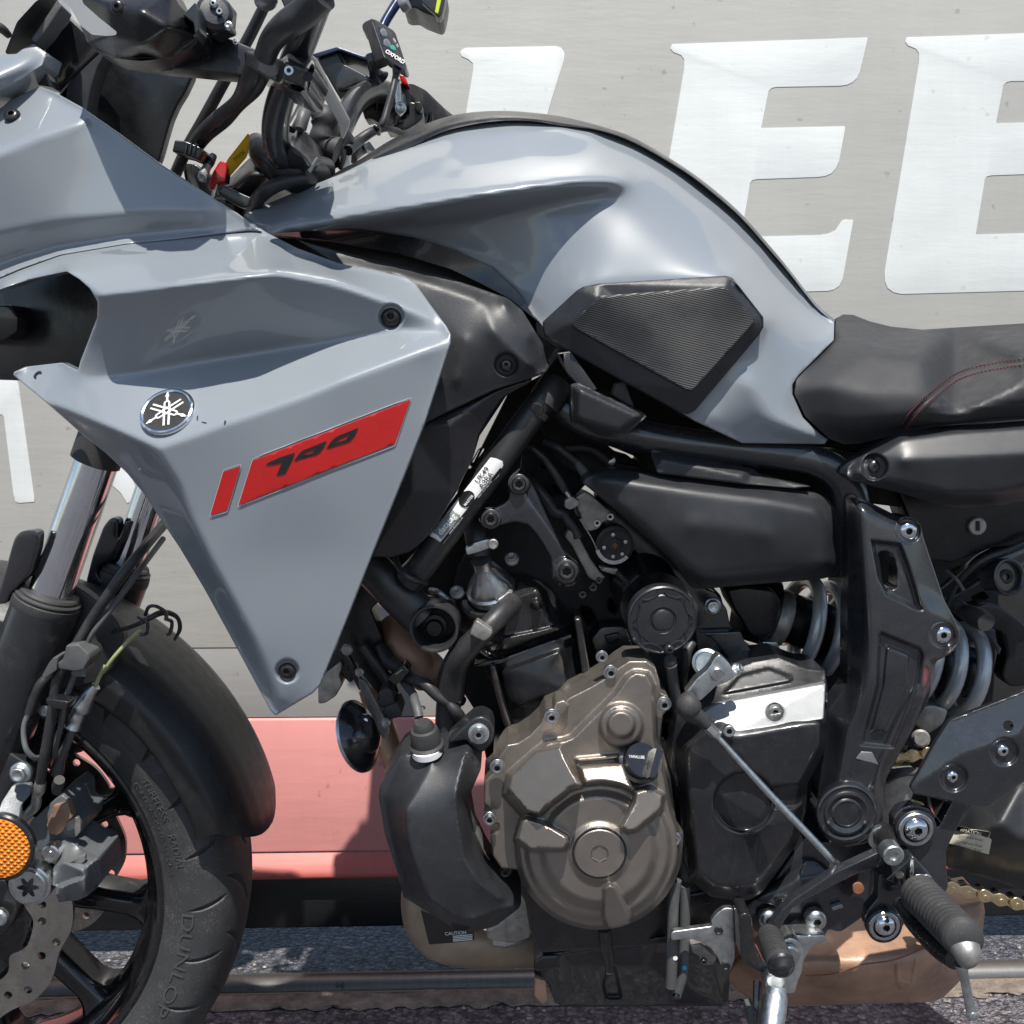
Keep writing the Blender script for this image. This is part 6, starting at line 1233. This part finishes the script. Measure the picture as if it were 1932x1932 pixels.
for q in ('1640,730,.08 1690,640,.07 1720,560,.05 1700,520,.04', '1700,730,.06 1720,660,.06 1740,600,.05'): TU('switch_cable', bike, 'hose', Q(1, q), [10] * len(q.split()), 12)
TU('cable_ferrule', bike, 'hose_grey', Q(1, '1690,730,.085 1710,660,.08 1730,610,.07 1740,570,.06'), [9, 12, 9, 6], 14, 3)
TU('rubber_bellows', bike, 'rubber', Q('b', '60,1270,-.0 180,1330,.0 180,1450,.0 160,1560,.0 190,1640,.0 330,1700,.0'), [10, 26, 22, 24, 20, 26], 18)
PL('riser_clamp', bike, 'cast_black', Q('b', '440,1430 500,1520 515,1590 440,1660 430,1800 380,1920 330,1900 310,1750 330,1560'), -.03, .03, 3, 5)
# steel accessory plate on the bar
PL('accessory_plate', bike, 'beige_steel', Q('b', '15,622 60,625 95,665 470,1345 468,1380 440,1465 392,1560 370,1555 352,1400 130,1022 62,1032 30,965 75,740 60,690 10,650'), pln((590, 110, .05), (655, 240, .0), (610, 180, .03)), .004, 1.5, 4)
# fluid reservoir of the far brake
fr = PL('brake_reservoir', bike, 'plastic_smooth', Q('b', '100,650 330,580 400,720 690,860 720,920 620,950 480,1010 390,1160 310,1030 180,800'), -.15, .06, 3, 5)
PL('reservoir_lid', fr, 'blue_black', Q('b', '10,620 320,528 350,530 660,640 690,660 680,690 370,575 340,572 110,650 60,640'), -.145, .07, 2, 3)
PL('reservoir_side', fr, 'cast_black', Q('b', '395,722 430,730 690,865 720,905 560,940 380,1020 320,1000 320,860'), -.143, .02, 3, 6)
# heated-grip controller
hc_ = PL('grip_heater_control', bike, 'plastic_fine', Q('b', '730,212 760,215 955,335 985,370 1112,745 1108,775 1085,790 875,655 855,630 720,240'), pln((701, 40, -.10), (745, 60, -.115), (765, 125, -.085)), .03, 2, 3)
PL('control_side', hc_, 'plastic', Q('b', '610,275 640,245 725,205 745,225 868,620 862,648 765,690 745,680 660,380 615,330'), pln((690, 45, -.12), (705, 40, -.102), (725, 110, -.09)), .03, 2, 3)
def cs(x, y): return pln((701, 40, -.10), (745, 60, -.115), (765, 125, -.085))(x, y)
PL('control_face', hc_, 'gloss_black', Q('b', '790,275 950,375 1070,710 900,600 840,470'), lambda x, y: cs(x, y) + .0012, .002, .8, 4)
for s in ('855,378', '893,495'): c = Q('b', s)[0]; LA('button', hc_, 'reflect_grey', c, cs(*c) + .0015, [(9, -1), (9, 1.5), (7.5, 2.5), (0, 2.8)], (.75, -.62, .1), 24)
c = Q('b', '957,545')[0]; LA('indicator_light', hc_, 'green', c, cs(*c) + .0015, [(6, -1), (6, 1), (0, 1.5)], (.6, -.75, .1), 16)
TX('control_text', hc_, 'white_print', 'OXFORD', Q('b', '983,640')[0], 10, -33, cs, .0026, bold=True)
TX('control_text', hc_, 'white_print', '100%  75%', Q('b', '990,480')[0], 4.5, -62, cs, .0026)
TU('control_lead', hc_, 'hose', Q('b', '990,720,-.09 1000,800,-.085 985,880,-.085 950,1040,-.08 900,1220,-.075 850,1380,-.07 780,1450,-.07'), [7, 8, 6, 7, 7, 7, 5], 14)
TU('control_lead', hc_, 'hose', Q('b', '450,1700,-.03 560,1600,-.05 700,1500,-.06 800,1460,-.07 900,1450,-.08 1010,1480,-.10 1110,1540,-.12'), [10, 10, 9, 8, 6, 6, 6], 12)
TU('cable_tie', hc_, 'gloss_black', Q('b', '750,1420,-.06 790,1450,-.06 800,1510,-.07'), 4.5, 8)
TU('brake_lever_stay', bike, 'dirty_alu', Q('b', '1010,900,-.12 1020,1050,-.12 1030,1150,-.12 1040,1260,-.12'), [5, 6, 7, 8], 10)
PL('lever_flag', bike, 'zinc', Q('b', '980,980 1030,900 1055,1180 1085,1190 1080,1260 1035,1305 1010,1270 985,1150'), -.115, .006, 1.5, 3)
BO(bike, *Q('b', '1045,1215')[0], -.108, 8, 'flange', 'zinc')
# far switch gear, kill switch, grip, mirror
sg = HF('switch_gear', bike, 'plastic_fine', Q('b', '1000,940 1060,940 1130,985 1165,1080 1175,1170 1130,1320 1060,1360 950,1420 860,1420 830,1360 900,1300 960,1180'), Q('b', '1000,940,-.2 1130,985,-.22 1175,1170,-.22 1060,1360,-.2 860,1420,-.19 900,1300,-.17 1050,1150,-.165 1040,1280,-.165 1000,1380,-.17'), .06, 5, 1, 4)[0]
PL('switch_gear_lower', bike, 'plastic_fine', Q('b', '1130,1150 1200,1150 1290,1220 1300,1330 1220,1400 1100,1470 1000,1460 900,1430 1060,1370 1140,1310'), -.185, .05, 3, 6)
PL('kill_switch', bike, 'red', Q('b', '1028,840 1080,845 1105,880 1140,965 1095,955 1045,920'), -.19, .02, 2, 3)
PL('starter_switch', bike, 'plastic_smooth', Q('b', '1195,1150 1270,1145 1295,1210 1265,1270 1215,1250'), -.175, .02, 2, 4)
TU('handle_grip', bike, 'rubber', Q('b', '1140,1120,-.22 1230,1180,-.24 1340,1250,-.26 1480,1340,-.29 1600,1420,-.31'), [28, 30, 26, 21, 19], 20)
for s in ('1290,1180,-.235 1330,1290,-.235 1300,1400,-.23', '1340,1200,-.24 1385,1310,-.24 1360,1400,-.24'): TU('grip_ring', bike, 'plastic_smooth', Q('b', s), 5, 8)
TU('bar_end', bike, 'cast_black', Q('b', '640,1640,-.10 560,1680,-.10 480,1770,-.09'), [14, 16, 14], 14)
PL('screen_corner', bike, 'paint', Q('b', '610,1640 690,1590 770,1700 740,1720 690,1690 600,1700'), -.2, .02, 2, 3)
ms = TU('mirror_stem', bike, 'blue_black', Q('b', '800,420,-.16 860,270,-.17 940,130,-.18 1030,-10,-.19 1060,-60,-.19'), [9, 9.5, 9.5, 10, 12], 14)
TU('stem_base', ms, 'cast_black', Q('b', '720,620,-.15 740,720,-.15 760,820,-.155 790,880,-.16'), [12, 13, 12, 22], 16, 3)
mi = PL('mirror', bike, 'plastic_smooth', Q('b', '1060,60 1110,-30 1260,-80 1560,-120 1545,0 1515,150 1490,195 1455,198 1290,135 1210,85 1110,90'), pln((770, 0, -.19), (830, 0, -.17), (800, 30, -.18)), .06, 3, 4)
PL('mirror_shell', mi, 'cast_black', Q('b', '1280,25 1300,-60 1560,-110 1545,10 1515,150 1490,190 1462,190 1400,130'), -.165, .02, 2, 4)
PL('mirror_strip', mi, 'lime', Q('b', '1440,-80 1505,-80 1500,20 1470,155 1432,140 1455,0'), -.162, .004, 1, 2)
LA('mirror_collar', mi, 'alu', Q('b', '1090,50')[0], -.17, [(12, -8), (14, -2), (12, 8), (0, 8)], (.8, -.3, .3), 20)
# near handguard with its clear deflector
hg_, S_hg = HF('handguard', bike, 'plastic_smooth', Q(1, '320,-80 960,-80 1010,20 1090,105 1122,170 1118,235 1080,275 1000,310 950,328 800,345 640,330 545,290 495,240 470,180 430,100'),
   Q(1, '320,-80,.20 960,-80,.22 1090,105,.21 1122,200,.205 950,328,.20 640,330,.20 495,240,.195 430,100,.195 600,20,.245 800,60,.255 950,150,.25 800,250,.245 620,200,.235 770,160,.25 880,290,.225'), .03, 7, 2, 4)
PL('guard_arm', hg_, 'plastic_smooth', Q(1, '640,320 800,345 950,328 1100,260 1125,185 1240,198 1330,230 1470,290 1480,340 1380,425 1300,418 1080,395 860,375 740,358'), pln((250, 115, .185), (460, 100, .165), (400, 130, .172)), .025, 3, 5)
TX('arm_mark', hg_, 'white_print', 'H', Q(1, '1328,234')[0], 6, -15, pln((250, 115, .185), (460, 100, .165), (400, 130, .172)), .002); 
PL('arm_mark_ring', hg_, 'white_print', circ(*Q(1, '1328,233')[0], 5, 20), lambda x, y: .1738, .002, .3, holes=[circ(*Q(1, '1328,233')[0], 4.1, 20)])
BO(hg_, *Q(1, '665,42')[0], S_hg(*Q(1, '665,42')[0]), 14, 'button')
DEC('clear_deflector', hg_, 'clear', Q(1, '300,-80 440,-80 470,20 560,100 660,180 655,198 600,203 520,196 450,140 400,80 330,10'), lambda x, y: .248, 0, 3, 8)
PL('guard_lip', hg_, 'cast_black', Q(1, '1030,85 1100,10 1120,60 1125,170 1100,210 1090,130'), .225, .02, 3, 3)
LA('lever_perch', bike, 'cast_black', Q(1, '1210,70')[0], .20, [(0, -20), (30, -18), (34, 0), (26, 6), (0, 8)], (.3, -.9, .1), 28)
PL('perch_arm', bike, 'cast_black', Q(1, '1110,20 1240,-40 1300,20 1290,120 1300,155 1240,175 1210,200 1150,170 1130,120'), .19, .02, 3, 6)
for x, y, r, k in ((1240, 65, 6, 'cap'), (1290, 145, 6, 'flange'), (1205, 20, 8, 'button')): BO(bike, *Q(1, f'{x},{y}')[0], .205, r, k, 'zinc')
gc = HF('guard_clamp', bike, 'cast_black', Q(1, '1380,292 1400,285 1590,335 1640,285 1770,345 1778,385 1760,430 1740,522 1690,525 1570,472 1450,400 1385,355'), Q(1, '1380,292,.19 1590,335,.20 1640,285,.19 1770,345,.19 1740,522,.19 1570,472,.20 1385,355,.19 1610,350,.225 1740,390,.222 1720,500,.22 1590,450,.222'), .06, 6, 0, 3)[0]
BO(gc, *Q(1, '1632,402')[0], .222, 9, 'cap', 'zinc', axis=(.1, -.98, -.1)); LA('clamp_hole', gc, 'dark', Q(1, '1740,432')[0], .222, [(9, -3), (9, .5), (7, .8), (0, -1)], None, 20)
TU('brake_cable', bike, 'hose', Q(1, '1490,330,.21 1540,220,.22 1620,140,.235 1720,70,.24 1820,-30,.25'), [20, 23, 26, 28, 30], 22)
PL('upper_switch', bike, 'cast_black', Q(1, '1570,-40 1760,-40 1740,20 1690,40 1610,52 1600,30'), .21, .04, 3, 4)
LA('perch_end', bike, 'reflect_grey', Q(1, '1500,-4')[0], .20, [(0, -6), (18, -6), (22, 4), (14, 9), (0, 10)], (.2, -.5, -.84), 24)
# cables running down behind the guard
TU('clutch_cable', bike, 'hose', Q(1, '1500,20,.12 1400,220,.11 1260,470,.10 1140,690,.09 1060,830,.08 1000,960,.07 960,1060,.05'), [10.5, 11, 11, 11, 11, 11, 11], 16)
for q, r in (('1440,350,.17 1400,460,.16 1340,570,.14 1220,670,.12 1130,760,.10 1070,860,.08', [17, 17, 13, 12, 12, 12]), ('1490,400,.16 1440,500,.15 1350,600,.13 1280,690,.11 1180,770,.10 1110,850,.08', [14, 14, 10, 8, 8, 8])): TU('loom', bike, 'hose', Q(1, q), r, 16)
PL('cable_clip', bike, 'plastic_smooth', Q(1, '985,790 1045,795 1060,800 1130,830 1145,860 1120,905 1040,870 970,855'), .105, .03, 3, 3)
for x in (1050, 1075, 1100): PL('clip_rib', bike, 'cast_black', Q(1, f'{x},805 {x + 9},808 {x - 1},870 {x - 10},866'), .107, .006, .8)
PL('clip_tag', bike, 'rust', Q(1, '1125,860 1155,850 1150,890 1130,915 1115,900'), .10, .006, 1, 2)
for q in ('1060,930,.05 1070,1000,.05 1100,1070,.05', '1020,900,.06 1000,960,.06 980,1010,.05'): TU('ignition_lead', bike, 'hose', Q(1, q), 9, 10)
PL('ignition_shell', bike, 'plastic_smooth', Q(1, '1040,940 1100,920 1180,980 1220,1080 1200,1130 1120,1080 1050,1000'), .03, .06, 4, 6)

# --- things that hang from or sit in the bike
kz = pln((400, 330, .075), (430, 290, .085), (390, 300, .07))
key = empty('ignition_key', W(403, 372, .075), 'red-headed ignition key standing in the lock', 'key')
def off_(o): o.location = -o.parent.location
for o in (PL('key_head', key, 'red', Q(1, '1180,1020 1200,970 1235,912 1255,902 1278,930 1280,960 1268,1030 1215,1035 1185,1075 1172,1050'), .085, .012, 3, 5), PL('key_cutout', key, 'black_print', Q(1, '1272,945 1284,950 1275,1025 1264,1030'), .083, .012, 1, 1), PL('key_blade', key, 'steel', Q(1, '1215,1030 1230,1020 1222,1075 1208,1120 1190,1110 1196,1075'), .082, .003, 1, 1)): off_(o)
kt = empty('key_tag', W(445, 300, .08), 'yellow plastic dealer tag hanging from the key ring', 'tag')
tgh = pln((428, 330, .075), (468, 250, .095), (430, 300, .085))
for o in (PL('tag_sleeve', kt, 'yellow', Q(1, '1270,925 1290,890 1330,840 1400,750 1408,765 1395,870 1385,890 1290,1000 1275,985'), tgh, .002, .8, 2),
          TX('tag_text', kt, 'black_print', 'DOGS', Q(1, '1350,880')[0], 9, 40, tgh, .0012)): off_(o)
fb_ = empty('key_fob', W(395, 320, .08), 'small black and silver key barrel hanging beside the red key', 'key fob')
for o in (TU('fob_body', fb_, 'plastic_smooth', Q(1, '1205,880,.08 1185,915,.085 1165,945,.085'), [7, 9, 8], 14), TU('fob_barrel', fb_, 'dirty_alu', Q(1, '1170,940,.09 1155,970,.095 1145,995,.10'), [8, 9, 9.5], 18), LA('fob_end', fb_, 'steel', Q(1, '1145,1000')[0], .102, [(9.5, -3), (9.5, 2), (6, 3), (5, 0), (0, 0)], (-.2, -.9, -.35), 20)): off_(o)
